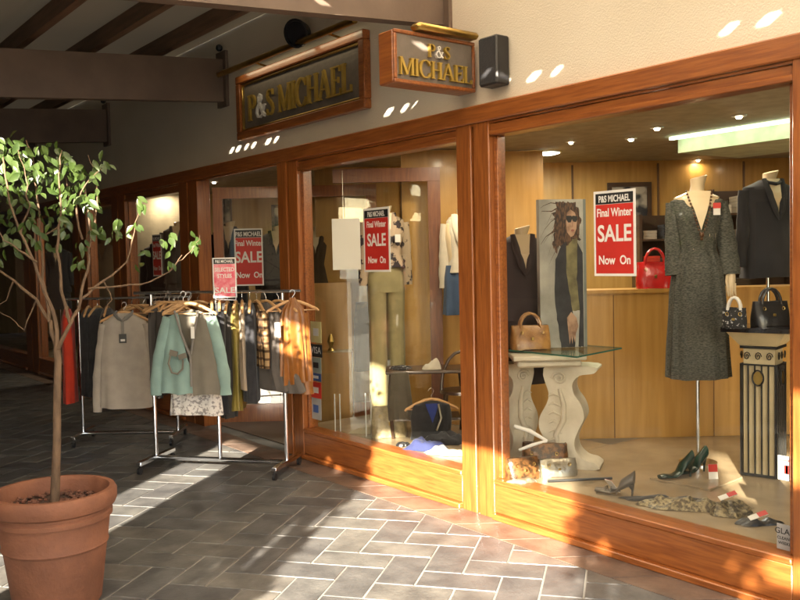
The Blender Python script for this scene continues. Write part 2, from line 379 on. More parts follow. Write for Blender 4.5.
# ------------------------------------------------------------------ lamps inside the shop
LAMPE = emit('lamp_face', (1, .86, .62), 3)
LAMPC = emit('cool_lamp_face', (.9, 1, .93), 5)
def downlight(p, label, r=.05, cool=False, energy=9, trim=None):
    t = empty('downlight', (p[0], p[1], CZ)); tag(t, label, 'downlight', 'downlights in the shop ceiling')
    obj('trim', MB().lathe([(r, -.012), (r+.018, -.010), (r+.02, -.001), (r, -.001), (r-.006, -.004), (r-.006, -.011)], n=20), mat('lamp_trim', (.6, .55, .45), .4), t, world=False)
    obj('lamp_face', MB().lathe([(.001, -.030), (r*.5, -.027), (r-.010, -.014), (r-.008, -.004), (.001, -.004)], n=20), LAMPC if cool else LAMPE, t, world=False)
    l = bpy.data.lights.new('downlight_lamp', 'AREA'); l.shape = 'DISK'; l.size = r*2; l.energy = energy*.125; l.color = (.95, 1, .9) if cool else (1, .83, .60)
    lo = bpy.data.objects.new('downlight_lamp', l); COL.objects.link(lo); lo.parent = t; lo.location = (0, 0, -.04)
    return t
DL = [(548, 152, 'broad white lit disc in the shop ceiling above the dark suit jacket', .12, True, 30),
      (739, 115, 'small ceiling spot above the red brown ceiling edge over the dress mannequin', .035, False, 5),
      (657, 127, 'small ceiling spot left of the lit ceiling recess', .035, False, 14),
      (631, 138, 'small ceiling spot just above the sale poster in the big window', .035, False, 5),
      (571, 141, 'faint ceiling spot between the sale poster and the lit disc', .03, False, 10),
      (698, 159, 'small ceiling spot right above the neck of the dress mannequin', .03, False, 1.5),
      (703, 163, 'second spot close beside the one over the neck of the dress mannequin', .03, False, 1.5),
      (741, 164, 'small ceiling spot between the two mannequins of the big window', .035, False, 5),
      (780, 149, 'small ceiling spot above the dark jacket mannequin', .035, False, 5),
      (647, 166, 'small far ceiling spot over the red handbag', .03, False, 10),
      (595, 166, 'small far ceiling spot over the photograph panel', .03, False, 10)]
for px, py, lb, r, c, e in DL: downlight(G(px, py, CZ), lb, r, c, e)
for x, y, e, lb in ((-5.4, .7, 18, 'ceiling spot over the floral jacket mannequin'), (-6.3, 1.9, 8, 'ceiling spot behind the first window, by the entrance'), (-7.8, 2.8, 14, 'ceiling spot inside the entrance over the dark jackets'),
                 (-9.9, .8, 6, 'ceiling spot in the window past the entrance'), (-11.6, .8, 12, 'ceiling spot in the second window past the entrance'), (-13.6, .9, 30, 'ceiling spot in the farthest lit window'),
                 (-9.6, 3.4, 30, 'ceiling spot deep in the shop past the entrance'), (-3.4, .75, 12, 'ceiling spot behind the head of the big window'), (-2.4, .7, 10, 'ceiling spot over the black column pedestal'), (-4.9, .5, 12, 'ceiling spot behind the redwood double post')):
    downlight((x, y, 0), lb, .035, False, e)
# lit ceiling recess (cove)
c0, c1 = G(678, 138, CZ), G(790, 121, CZ)
cv = empty('cove_light', (c0.x, c0.y, CZ)); tag(cv, 'long glowing pale green cove box on the shop ceiling', 'cove light')
d = (c1-c0).normalized(); nn = Vector((-d.y, d.x, 0)); Lc = (c1-c0).length+1.2
obj('cove_box', MB().prism([(0, 0), (Lc, 0), (Lc, -.13), (0, -.13)], c0+Vector((0, 0, -.001)), d, (0, 0, 1), nn*.9), mat('cove_paint', (.72, .78, .58), .7), cv, smooth=False)
obj('cove_tube', MB().prism([(0, 0), (Lc, 0), (Lc, -.02), (0, -.02)], c0+Vector((0, 0, -.005))-nn*.12, d, (0, 0, 1), nn*.03), emit('cove_glow', (.8, 1, .72), 1.6), cv, smooth=False)

# ------------------------------------------------------------------ canopy over the walk
can = empty('walkway_canopy', (-8, -2.6, 0)); tag(can, 'brown steel framed lean-to canopy over the paved walk', 'canopy')
RZW, RS = 4.0, .065
def roofz(y): return RZW + RS*y
def beam(x, z0=3.33, z1=3.74):
    mb = MB(); Y1 = -5.3
    def sec(y, a, b): return [Vector((x-.05, y, a)), Vector((x+.05, y, a)), Vector((x+.05, y, b)), Vector((x-.05, y, b))]
    dr = .075*5.3
    mb.loft([sec(-.035, z0, z1), sec(Y1, z0-dr, z1-dr)])
    bm_ = obj('beam', mb, GREYB, can, smooth=False)
    obj('end_plate', MB().box((x-.10, -.034, z0-.05), (x+.10, -.002, z1+.08)), GREYB, bm_, smooth=False)
    obj('bolt', MB().ball((x+.03, -.06, z1+.11), .035, 8), BLACKP, bm_)
BX = [-.1]+[-4.62-3.33*k for k in range(0, 6)]
for x in BX: beam(x)
for k, y in enumerate((-.5, -1.15, -1.8, -2.6, -3.4, -4.15, -4.9)):
    z = roofz(y); obj('purlin', MB().box((-24, y-.035, z-.16), (2.5, y+.035, z-.012)), mat('purlin_wood', (.22, .13, .08), .6, col2=(.15, .09, .055), scale=6, stretch=(.4, 4, 4)), can, smooth=False)
# roof sheet in strips, leaving short open slits between sheets
slx = [-7.83, -7.70, -7.52, -7.38, -7.11, -6.95, -5.40, -5.27, -5.06, -4.93, -4.67, -4.16, -4.03, -3.78, -3.58, -2.45, -2.25]
rs = MB(); Y0, Y1 = -.005, -5.45; ys, ye = -1.97, -2.23
def rq(x0, x1, ya, yb):
    if x1-x0 < 1e-4: return
    rs.loft([[Vector((x0, ya, roofz(ya))), Vector((x1, ya, roofz(ya))), Vector((x1, ya, roofz(ya)+.012)), Vector((x0, ya, roofz(ya)+.012))],
             [Vector((x0, yb, roofz(yb))), Vector((x1, yb, roofz(yb))), Vector((x1, yb, roofz(yb)+.012)), Vector((x0, yb, roofz(yb)+.012))]])
rq(XL, -7.95, Y0, ys); rq(XL, -7.95, ye, Y1); rq(-7.95, -4.57, Y0, ys); rq(-7.95, -4.57, ye, Y1); rq(-4.57, 2.5, Y0, ys); rq(-4.57, 2.5, ye, Y1)
xs = sorted(x + 1.73 for x in slx); prev = XL
for i, x in enumerate(xs):
    wd = (.07, .085, .06)[i % 3]; rq(prev, x, ys, ye); prev = x+wd
rq(prev, 2.5, ys, ye)
rsA, rsB, rsC = MB(), MB(), MB()
for k in range(0, len(rs.f), 6):
    vi = sorted({i for f in rs.f[k:k+6] for i in f}); mxx = max(rs.v[i].x for i in vi); tgt = rsB if mxx > -4.4 else rsC if mxx > -7.8 else rsA
    mp_ = {v: i for i, v in enumerate(vi)}; tgt.add([rs.v[i] for i in vi], [tuple(mp_[i] for i in f) for f in rs.f[k:k+6]])
obj('roof_sheet', rsA, FILL_FAINT, can, smooth=False)
obj('fill_light_sheet', rsB, FILL_SHEET, can, smooth=False)  # unseen translucent bays added to brighten the upper wall
obj('roof_sheet', rsC, FILL_FAINT, can, smooth=False)
obj('gutter', MB().box((-24, -5.56, 3.64), (2.5, -5.46, 3.80)), GREYB, can, smooth=False)

# ------------------------------------------------------------------ outer edge of the walk: added sun blockers out of view, far building
def shade_bush(name, x0, x1, y0, y1, z0, z1, n, seed, holes=(), label='', leaf=.05):  # leafy sun blocker added out of view, with gaps for light spots
    r = random.Random(seed); t = empty(name, ((x0+x1)/2, (y0+y1)/2, 0)); tag(t, label, 'shrub', 'unseen shrubs added to shade the walk')
    mb = MB()
    for _ in range(n):
        x, y, z = r.uniform(x0, x1), r.uniform(y0, y1), r.uniform(z0, z1)
        # ragged outline
        ex = .16*noise.noise(Vector((x*2, z*3, seed)))
        if x < x0+.08+ex or x > x1-.08-ex or z > z1-.1+ex*1.5: continue
        xp, zp = x+(y+5.2)*.81, z+(y+5.2)*.468
        if any(((xp-hx)/ra)**2+((zp-hz)/rb)**2 < 1 for hx, hz, ra, rb in holes): continue
        a = Vector((r.gauss(0, 1), r.gauss(0, 1), r.gauss(0, 1))).normalized(); b = a.orthogonal().normalized()
        b = (Matrix.Rotation(r.uniform(0, 6.3), 3, a) @ b); c = Vector((x, y, z)); l = leaf*r.uniform(.7, 1.4)
        n_ = a.cross(b)
        mb.add([c-b*l, c+n_*l*.5, c+b*l, c-n_*l*.5], [(0, 1, 2, 3)])
    obj('foliage', mb, HEDGE, t, smooth=False)
    st = MB()
    for k in range(5):
        x = x0+(x1-x0)*(k+.5)/5; st.tube([(x, (y0+y1)/2, .3), (x+r.uniform(-.1, .1), (y0+y1)/2, z1*.6)], [.03, .012], 6)
    obj('stem', st, BARK, t)
    return t
def planter(x0, x1, y0, y1, h, label):
    t = empty('planter_box', ((x0+x1)/2, (y0+y1)/2, 0)); tag(t, label, 'planter', 'planter boxes along the outer edge of the walk')
    obj('box', MB().box((x0, y0, 0.005), (x1, y1, h-.05)).box((x0-.03, y0-.03, h-.049), (x1+.03, y1+.03, h)), STONE, t, smooth=False)
    obj('earth', MB().box((x0+.05, y0+.05, h+.001), (x1-.05, y1-.05, h+.01)), SOIL, t, smooth=False)
def shade_pier(x0, x1, y0, y1, h, label):  # unseen masonry added to cut the sunlight on the walk
    t = empty('added_shade_pier', ((x0+x1)/2, (y0+y1)/2, 0)); tag(t, label, 'shade_pier', 'unseen piers added to shape the sunlight')
    obj('shaft', MB().box((x0, y0, .12), (x1, y1, h-.08), bev=.01), CREAM, t); obj('plinth', MB().box((x0-.03, y0-.03, 0.005), (x1+.03, y1+.03, .119)), STONE, t, smooth=False)
    obj('coping', MB().box((x0-.02, y0-.02, h-.079), (x1+.02, y1+.02, h)), STONE, t, smooth=False)
shade_pier(-3.02, -2.30, -5.3, -5.1, 3.16, 'cream masonry pillar out of view, added to shade a strip of floor')
lt = empty('shade_board', (-3.4, -5.3, 2.4)); tag(lt, 'blank cream board out of view, added to keep sun off the cardigan', 'board')
obj('panel', MB().box((-3.72, -5.3, 2.40), (-3.03, -5.26, 3.66)), CREAM, lt, smooth=False)  # unseen board added to block sun above the lit floor band
planter(-2.25, -1.4, -5.45, -4.95, .5, 'stone planter under the added shade shrub')
shade_bush('shade_shrub', -2.38 , -1.40, -5.4, -5.0, .5, 3.2, 15000, 3, ((-1.98, 2.46, .06, .05), (-1.80, 2.40, .07, .06), (-1.62, 1.75, .05, .2), (-1.85, 1.55, .035, .15), (-1.45, 2.0, .05, .12)), 'tall clipped shrub out of view, added to dapple the sunlit floor')
# unseen canvas blind added under the gutter to cut off high sun
bl = empty('shade_blind', (-.3, -5.25, 3.0)); tag(bl, 'long rolled canvas blind out of view, added to stop high sunlight', 'blind')
obj('canvas_roll', MB().prism([(0.26*cos(a*pi/10)*.6, .24*sin(a*pi/10)) for a in range(20)], (-1.30, -5.27, 3.14), (0, 1, 0), (0, 0, 1), (3.1, 0, 0)), mat('canvas', (.45, .40, .30), .8), bl)
obj('shade_valance', MB().box((-1.30, -5.44, 3.0), (1.8, -5.40, 3.66)), MATS['canvas'], bl, smooth=False)
planter(.85, 1.85, -5.45, -4.95, .5, 'stone planter under the second added shade shrub')
shade_bush('shade_shrub', .78, 1.85, -5.4, -5.0, .5, 3.6, 15000, 8, ((1.0, 2.25, .05, .05), (.95, 2.45, .06, .05), (1.1, 2.35, .04, .04)), 'second clipped shrub out of view, added to end the sunlit floor')
shade_pier(2.45, 4.2, -5.3, -5.1, 3.3, 'wide cream masonry pillar out of view, added to shade the right side')
# sun gap at x' 1.9..2.5 above an unseen wall added to shape it
lw = empty('shade_wall', (2.2, -5.2, 0)); tag(lw, 'head high cream wall out of view, added to shape a sun patch', 'wall')
obj('wall_body', MB().box((1.92, -5.28, 0.005), (2.42, -5.12, 2.50)), CREAM, lw, smooth=False)
obj('shade_rail', MB().box((1.88, -5.24, 2.68), (2.449, -5.16, 3.02)), CREAM, lw, smooth=False)  # added rail that keeps direct sun off the lower sticker
obj('rail_post', MB().box((2.36, -5.23, 2.501), (2.44, -5.17, 2.679)), CREAM, lw, smooth=False)
# unseen block added to shade the far part of the walk
ki = empty('shade_block', (-9.5, -7, 0)); tag(ki, 'long brown block with glazed hatches out of view, added for shade', 'shade_block')
obj('body', MB().box((-45, -8.2, 0.005), (-3.2, -5.75, 3.9)), mat('shade_block_brown', (.10, .065, .045), .7), ki, smooth=False)
obj('roof', MB().box((-45.3, -8.5, 3.905), (-3.15, -5.6, 4.05)), GREYB, ki, smooth=False)
for k in range(16):
    x = -42+k*2.42; wq = obj('window', MB().box((x, -5.74, 1.0), (x+1.7, -5.70, 2.4)), GREYB, ki, smooth=False)
    obj('pane', MB().box((x+.08, -5.699, 1.08), (x+1.62, -5.69, 2.32)), mat('dark_pane', (.03, .035, .04), .08), wq, smooth=False)
eb = empty('end_sky_blocker', (-26, -3, 0)); tag(eb, 'brown rendered block out of view, added at the far end against sky glare', 'building')  # added out of view so the far glass reflects no bright sky
obj('wall', MB().box((-27, -8.6, 0.005), (-24.4, 2, 4.4)), MATS['shade_block_brown'], eb, smooth=False)
obj('door', MB().box((-24.39, -3.2, 0.01), (-24.34, -2.0, 2.2)), WOODV, eb, smooth=False)
fb = empty('opposite_building', (-8, -24, 0)); tag(fb, 'pale two storey building with a red tiled roof opposite the shop', 'building')
obj('wall', MB().box((-34, -30, 0.005), (14, -22, 4.6)), mat('opposite_render', (.55, .50, .42), .85), fb, smooth=False)
obj('roof', MB().loft([[Vector((-35, -31, 4.605)), Vector((15, -31, 4.605)), Vector((15, -21.2, 4.605)), Vector((-35, -21.2, 4.605))], [Vector((-33, -26.2, 6.4)), Vector((13, -26.2, 6.4)), Vector((13, -25.8, 6.4)), Vector((-33, -25.8, 6.4))]]), mat('red_tiles', (.33, .10, .06), .8, scale=10), fb, smooth=False)
for k in range(11):
    x = -32+k*4.1; wq = obj('window', MB().box((x, -21.99, .9), (x+1.8, -21.93, 3.2)), WHITE, fb, smooth=False)
    obj('pane', MB().box((x+.1, -21.929, 1.0), (x+1.7, -21.92, 3.1)), MATS['dark_pane'], wq, smooth=False)
for i, (x, y, h) in enumerate(((-18, -17, 4.2), (-12.5, -18, 3.8), (-24, -16, 4.6))):
    r = random.Random(i+40); t = empty('street_tree', (x, y, 0)); tag(t, ['round dense street tree before the opposite building', 'smallest street tree before the opposite building', 'tallest street tree, at the end of the opposite building'][i], 'tree', 'street trees opposite the shop')
    obj('trunk', MB().tube([(x, y, 0), (x+.05, y, h*.5), (x, y, h*.8)], [.12, .09, .04], 8), BARK, t)
    mb = MB()
    for _ in range(2600):
        a = Vector((r.gauss(0, .62), r.gauss(0, .62), r.gauss(0, .5))); c = Vector((x, y, h*.78))+a*1.1
        n1 = Vector((r.gauss(0, 1), r.gauss(0, 1), r.gauss(0, 1))).normalized(); n2 = n1.orthogonal().normalized(); l = r.uniform(.08, .16)
        mb.add([c-n1*l, c+n2*l*.6, c+n1*l, c-n2*l*.6], [(0, 1, 2, 3)])
    obj('crown', mb, HEDGE, t, smooth=False)

# ------------------------------------------------------------------ serif letter strokes
def glyph(ch):
    # returns list of polygons (outline lists) in a unit-high box, and advance
    P = []
    def stem(x, w, y0=0, y1=1, serif=.055, h=.05):
        P.append([(x, y0), (x+w, y0), (x+w, y1), (x, y1)])
        if y0 == 0: P.append([(x-serif, 0), (x+w+serif, 0), (x+w+serif, h), (x-serif, h)])
        if y1 == 1: P.append([(x-serif, 1-h), (x+w+serif, 1-h), (x+w+serif, 1), (x-serif, 1)])
    def stroke(pts, ws):
        L, Rr = [], []
        for i, p in enumerate(pts):
            a = pts[max(i-1, 0)]; b = pts[min(i+1, len(pts)-1)]; dx, dy = b[0]-a[0], b[1]-a[1]; l = math.hypot(dx, dy) or 1
            w = ws[i] if isinstance(ws, (list, tuple)) else ws
            L.append((p[0]-dy/l*w/2, p[1]+dx/l*w/2)); Rr.append((p[0]+dy/l*w/2, p[1]-dx/l*w/2))
        for i in range(len(pts)-1): P.append([Rr[i], Rr[i+1], L[i+1], L[i]])
    def arc(cx, cy, rx, ry, a0, a1, n, wf):
        pts = [(cx+rx*cos(rad(a0+(a1-a0)*i/n)), cy+ry*sin(rad(a0+(a1-a0)*i/n))) for i in range(n+1)]
        stroke(pts, [wf(rad(a0+(a1-a0)*i/n)) for i in range(n+1)])
    th = lambda a: .05+.11*abs(cos(a))
    T = .15
    if ch == 'I': stem(.06, T); return P, .30
    if ch == 'M':
        stem(.06, .07); stem(.80, T); stroke([(.10, 1), (.50, .04)], T); stroke([(.50, .04), (.84, 1)], .06); return P, 1.04
    if ch == 'H': stem(.06, T); stem(.58, T); stroke([(.1, .52), (.7, .52)], .055); return P, .80
    if ch == 'E':
        stem(.06, T); stroke([(.1, .972), (.58, .972)], .055); stroke([(.1, .52), (.48, .52)], .05); stroke([(.1, .028), (.62, .028)], .055)
        stroke([(.58, 1), (.57, .80)], .045); stroke([(.62, 0), (.61, .22)], .045); stroke([(.48, .62), (.48, .42)], .04); return P, .70
    if ch == 'L': stem(.06, T); stroke([(.1, .028), (.60, .028)], .055); stroke([(.60, 0), (.59, .24)], .045); return P, .68
    if ch == 'A':
        stroke([(.10, .02), (.42, 1)], .06); stroke([(.40, 1), (.74, .02)], T); stroke([(.2, .34), (.6, .34)], .05)
        P.append([(0, 0), (.22, 0), (.22, .05), (0, .05)]); P.append([(.58, 0), (.90, 0), (.90, .05), (.58, .05)]); return P, .90
    if ch == 'C':
        arc(.46, .5, .38, .5, 42, 318, 20, th); stroke([(.75, .98), (.75, .70)], .045); stroke([(.75, .30), (.75, .06)], .045); return P, .86
    if ch == 'P': stem(.06, T); arc(.30, .73, .28, .25, 90, -90, 12, th); stroke([(.14, .98), (.32, .98)], .05); stroke([(.14, .48), (.32, .48)], .05); return P, .66
    if ch == 'S':
        pts = [(.56, .84), (.48, .94), (.33, .97), (.18, .91), (.12, .77), (.2, .63), (.36, .52), (.5, .40), (.57, .26), (.50, .1), (.35, .03), (.18, .06), (.1, .18)]
        stroke(pts, [.05, .06, .06, .09, .12, .15, .16, .15, .12, .09, .06, .06, .05]); stroke([(.56, .98), (.56, .76)], .045); stroke([(.09, .26), (.09, .02)], .045); return P, .68
    if ch == '&':
        pts = [(.78, .06), (.6, .2), (.3, .66), (.28, .82), (.38, .93), (.5, .86), (.5, .74), (.36, .6), (.16, .42), (.10, .24), (.2, .08), (.38, .03), (.56, .12), (.68, .34), (.72, .48)]
        stroke(pts, [.12, .13, .12, .07, .05, .07, .08, .07, .1, .12, .1, .06, .05, .05, .05]); stroke([(.60, .48), (.82, .48)], .045); return P, .90
    return P, .35
def letters(txt, h, o, ax, ay, th, total=None, mb=None, only=None, skip=''):
    mb = mb or MB(); x = 0; glyphs = []
    for ch in txt: g, a = glyph(ch); glyphs.append((x, g)); x += a
    s = (total/x) if total else h
    for gi, (gx, g) in enumerate(glyphs):
        if txt[gi] in skip or (only and txt[gi] not in only): continue
        for k, poly in enumerate(g):
            e = 1+.04*((k*7) % 5)/5        # tiny depth steps, so crossing strokes never share a plane
            mb.prism([((gx+px)*s, py*h) for px, py in poly], o, ax, ay, Vector(th)*e)
    return mb, x*s

# ------------------------------------------------------------------ the long fascia sign
def sign_frame(x0, x1, z0, z1, y0, y1, b, mats=True):
    m = MB()
    m.box((x0, y1, z1-b), (x1, y0, z1), bev=.008).box((x0, y1, z0), (x1, y0, z0+b), bev=.008)
    m.box((x0, y1+.002, z0+b+.001), (x0+b, y0, z1-b-.001), bev=.006).box((x1-b, y1+.002, z0+b+.001), (x1, y0, z1-b-.001), bev=.006)
    return m
s1 = empty('fascia_sign', (-6.5, 0, 2.9)); tag(s1, 'long redwood framed grey sign with gold letters reading P&S MICHAEL', 'sign')
X0, X1, Z0, Z1 = -7.58, -5.47, 2.90, 3.50
obj('frame', sign_frame(X0, X1, Z0, Z1, -.003, -.075, .075), WOODH, s1)
obj('inner_trim', sign_frame(X0+.076, X1-.076, Z0+.076, Z1-.076, -.003, -.055, .022), BRASS, s1)
obj('field', MB().box((X0+.09, -.03, Z0+.09), (X1-.09, -.004, Z1-.09)), SIGNG, s1, smooth=False)
for o_, k_, m_ in ((None, '&', GOLD), ('&', '', WHITE)):
    mb, wd = letters('P&S MICHAEL', .235, (X0+.19, -.031, Z0+.16), (1, 0, 0), (0, 0, 1), (0, -.022, 0), total=1.72, only=o_, skip=k_)
    obj('ampersand' if o_ else 'lettering', mb, m_, s1, smooth=False)
pl = obj('picture_light', MB().tube([(X0-.16, -.16, Z1+.045), (X1+.02, -.16, Z1+.045)], .028, 12), BRASS, s1)
obj('bracket', MB().tube([(X0+.5, -.16, Z1+.045), (X0+.5, -.07, Z1+.03), (X0+.5, -.003, Z1+.02)], .010, 8), BRASS, pl)
obj('bracket', MB().tube([(X1-.4, -.16, Z1+.045), (X1-.4, -.07, Z1+.03), (X1-.4, -.003, Z1+.02)], .010, 8), BRASS, pl)

def strip_lamp(name, parent, loc, L_, rot, e):
    l = bpy.data.lights.new(name, 'AREA'); l.shape = 'RECTANGLE'; l.size = L_; l.size_y = .02; l.energy = e; l.color = (1, .82, .5)
    o = bpy.data.objects.new(name, l); COL.objects.link(o); o.location = loc; o.rotation_euler = rot; return o
strip_lamp('picture_lamp', s1, ((X0+X1)/2, -.155, Z1+.012), 1.9, (rad(28), 0, 0), .16)
# ------------------------------------------------------------------ the smaller sign projecting square from the wall
s2 = empty('projecting_sign', (-4.35, -.4, 2.8)); tag(s2, 'small redwood box sign projecting from the wall, gold P&S over MICHAEL', 'sign')
SX = W(478, 60, 0).x                      # plane of its visible face
def XP(px, py): r_ = ray(px, py); return CAM + r_*((SX-CAM.x)/r_.x)
a, c2 = XP(393, 28), XP(393, 80)
YO, YI, Z0, Z1 = a.y, -.03, c2.z-.01, a.z+.0
obj('case', MB().box((SX-.16, YO+.001, Z0+.001), (SX-.012, YI, Z1-.001), bev=.008), WOODH, s2)
fm = MB(); q = .024
fm.box((SX-.0115, YO, Z1-q), (SX+.008, YI, Z1), bev=.005).box((SX-.0115, YO, Z0), (SX+.008, YI, Z0+q), bev=.005).box((SX-.0115, YO+.001, Z0+q+.001), (SX+.0075, YO+q, Z1-q-.001), bev=.005).box((SX-.0115, YI-q, Z0+q+.001), (SX+.0075, YI-.001, Z1-q-.001), bev=.005)
obj('frame', fm, WOODH, s2)
obj('field', MB().box((SX-.0114, YO+q+.001, Z0+q+.001), (SX-.002, YI-q-.001, Z1-q-.001)), SIGNG, s2, smooth=False)
hh = Z1-Z0; LL = YI-YO
for o_, k_, m_ in ((None, '&', GOLD), ('&', '', WHITE)):
    mb, _ = letters('P&S', hh*.25, (SX-.0015, YO+LL*.40, Z0+hh*.56), (0, 1, 0), (0, 0, 1), (.02, 0, 0), total=LL*.27, only=o_, skip=k_)
    obj('ampersand' if o_ else 'lettering', mb, m_, s2, smooth=False)
mb, _ = letters('MICHAEL', hh*.33, (SX-.0015, YO+LL*.05, Z0+hh*.15), (0, 1, 0), (0, 0, 1), (.022, 0, 0), total=LL*.90)
obj('lettering', mb, GOLD, s2, smooth=False)
pl = obj('picture_light', MB().box((SX-.03, YO+LL*.22, Z1+.006), (SX+.07, YI-.01, Z1+.05), bev=.018), BRASS, s2)
for k in (.35, .6, .85):
    obj('knob', MB().ball((SX-.02, YO+LL*k, Z1+.06), .012, 8), BRASS, pl)
bb = empty('wall_speaker', (-4.2, 0, 2.86)); tag(bb, 'black box speaker fixed to the wall behind the box sign', 'speaker')
q0, q1 = W(478, 39, -.12), W(497, 83, -.12)
obj('cabinet', MB().box((q0.x, -.12, q1.z), (q1.x, -.003, q0.z), bev=.01), BLACKP, bb)
obj('grille_cloth', MB().box((q0.x+.012, -.126, q1.z+.012), (q1.x-.012, -.121, q0.z-.012)), BLACKC, bb, smooth=False)
fl = empty('round_floodlight', (-6.4, -.1, 3.65)); tag(fl, 'round black floodlight on the wall above the long sign', 'floodlight')
p = W(299, 33, -.16); ax = Vector((.35, -.8, -.25)).normalized(); e1 = ax.orthogonal().normalized(); e2 = ax.cross(e1)
def ringd(c, r, n=24): return [c+(e1*cos(2*pi*k/n)+e2*sin(2*pi*k/n))*r for k in range(n)]
obj('housing', MB().loft([ringd(p-ax*.06, .05), ringd(p-ax*.05, .085), ringd(p+ax*.03, .115), ringd(p+ax*.05, .118), ringd(p+ax*.052, .10), ringd(p+ax*.035, .095)]), BLACKP, fl)
obj('wall_bracket', MB().tube([p-ax*.05, (p.x, -.03, p.z-.02), (p.x, -.003, p.z-.02)], .015, 8), BLACKP, fl)
obj('lens', MB().loft([ringd(p+ax*.036, .094), ringd(p+ax*.040, .06)]), mat('dark_lens', (.03, .03, .035), .1), fl)

# ------------------------------------------------------------------ posters
def poster(name, o, ax, ay, w_, h_, lines, label, cat='poster', red=REDC, headcol=WHITE, back=.004, group=None, tilt=0):
    """white card, black head strip, red field, lines of (text, size, y)"""
    o = Vector(o); ax = Vector(ax).normalized(); ay = Vector(ay).normalized(); az = ax.cross(ay)
    t = empty(name, o); tag(t, label, cat, group)
    obj('card', MB().prism([(0, 0), (w_, 0), (w_, h_), (0, h_)], o-az*back, ax, ay, az*back), WHITE, t, smooth=False)
    m = w_*.05
    obj('red_field', MB().prism([(m, m), (w_-m, m), (w_-m, h_*.84), (m, h_*.84)], o+az*.0002, ax, ay, az*.0008), red, t, smooth=False)
    obj('head_strip', MB().prism([(m, h_*.845), (w_-m, h_*.845), (w_-m, h_-m), (m, h_-m)], o+az*.0002, ax, ay, az*.0008), BLACKI, t, smooth=False)
    for txt, size, yy, sx in lines:
        obj('lettering', text_mb(txt, size*h_, o+ax*w_/2+ay*(yy*h_)+az*.0016, ax, ay, .0004, bold=size*h_*.022, sx=sx), WHITE, t, smooth=False)
    return t
SALE = [('P&S MICHAEL', .108, .868, .70), ('Final Winter', .135, .70, .74), ('SALE', .27, .41, .86), ('Now  On', .145, .14, .82)]
def sale(pxl, pxr, pyt, pyb, y, label, az=(1, 0, 0)):
    a = W(pxl, pyt, y); b = W(pxr, pyb, y); c = W(pxl, pyb, y)
    if b.x < a.x: a, b = b, a
    return poster('sale_poster', (a.x, y, c.z), az, (0, 0, 1), b.x-a.x, a.z-c.z, SALE, label, group='red sale posters')
sale(593.5, 636, 192, 276, .012, 'large red SALE poster on the big window, beside the dress mannequin')
sale(363, 390.5, 209, 272, .012, 'red SALE poster on the left window in front of the floral jacket')
# doorway one hangs on the entrance screen, square to the camera
def sale_d(pxl, pxr, pyt, pyb, depth, label, name='sale_poster', lines=SALE, red=REDC, group='red sale posters', cat='poster'):
    o = DP(pxl, pyb, depth); w_ = (pxr-pxl)/870*depth; h_ = (pyb-pyt)/870*depth
    return poster(name, o, RH, (0, 0, 1), w_, h_, lines, label, group=group, red=red, cat=cat)
sale_d(235.5, 264, 229, 286, (Vector((-8.62, .16, 0))-CAM).dot(FH)-.03, 'red SALE poster on the entrance glass above the clothes rack')
sale(152, 162, 235, 276, .012, 'small far SALE poster in the window past the entrance')

# ------------------------------------------------------------------ terracotta pot and its tree
PC = DP(54, 500, 4.45); PC.z = 0
pot = empty('terracotta_pot', PC); tag(pot, 'big terracotta pot with a thick rolled rim at the left of the walk', 'pot')
H = .60; R = .305
prof = [(.2, .012), (.212, .0125), (.225, .03), (.262, H*.52), (.268, H*.525), (.272, H*.54), (.267, H*.555), (.283, H*.76), (.296, H*.765), (.297, H*.80), (.288, H*.815), (.290, H*.84), (.312, H*.86), (.322, H*.90), (.322, H*.97), (.312, H), (.285, H), (.278, H*.97), (.272, H*.86), (.26, H*.80)]
prof = [(r*.955, z) for r, z in prof]
obj('body', MB().lathe(prof, n=72), TERRA, pot, world=False)
sm = MB(); rr = random.Random(3)
sm.lathe([(.001, H*.875), (.1, H*.88), (.2, H*.87), (.262, H*.86), (.262, H*.85), (.001, H*.85)], n=40)
so_ = obj('soil', sm, SOIL, pot, world=False)
ch = MB()
for k in range(170):
    a, q = rr.uniform(0, 6.28), .245*math.sqrt(rr.random()); s = rr.uniform(.006, .017)
    ch.ball((q*cos(a), q*sin(a), H*.88+s*.3), s, 5, k=(1.3, .9, .6))
obj('bark_chips', ch, mat('bark_chip', (.19, .075, .045), .8, col2=(.09, .04, .025), scale=14), so_, world=False)
tb = PC + Vector((0, 0, H*.86))
def leafmesh(mb, c, d, n, l, w_):
    d = d.normalized(); s = d.cross(n).normalized(); n = s.cross(d)
    pts = []
    prof_ = [(0, .0), (.18, .62), (.42, 1.0), (.7, .72), (.9, .25), (1.0, .0)]
    rows = []
    for t, k in prof_:
        drop = -n*(t*t*.18*l); mid = c+d*(t*l)+drop
        rows.append((mid+s*(k*w_/2)+n*(k*w_*.16), mid, mid-s*(k*w_/2)+n*(k*w_*.16)))
    vs = [p for r in rows for p in r]; fs = []
    for i in range(len(rows)-1):
        a = i*3; fs += [(a, a+1, a+4, a+3), (a+1, a+2, a+5, a+4)]
    mb.add(vs, fs)
tree = empty('ficus_tree', tb); tag(tree, 'young fig tree with one slim trunk and sparse glossy leaves in the pot', 'tree')
tr = MB(); lv = MB(); r = random.Random(21)
def T(px, py, dd=0): return DP(px, py, 4.42+dd)
trunk = [Vector((tb.x, tb.y, tb.z-.02)), T(57, 440), T(57, 400), T(58, 360), T(57, 350)]
tr.tube(trunk, [.024, .020, .019, .018, .017], 10)
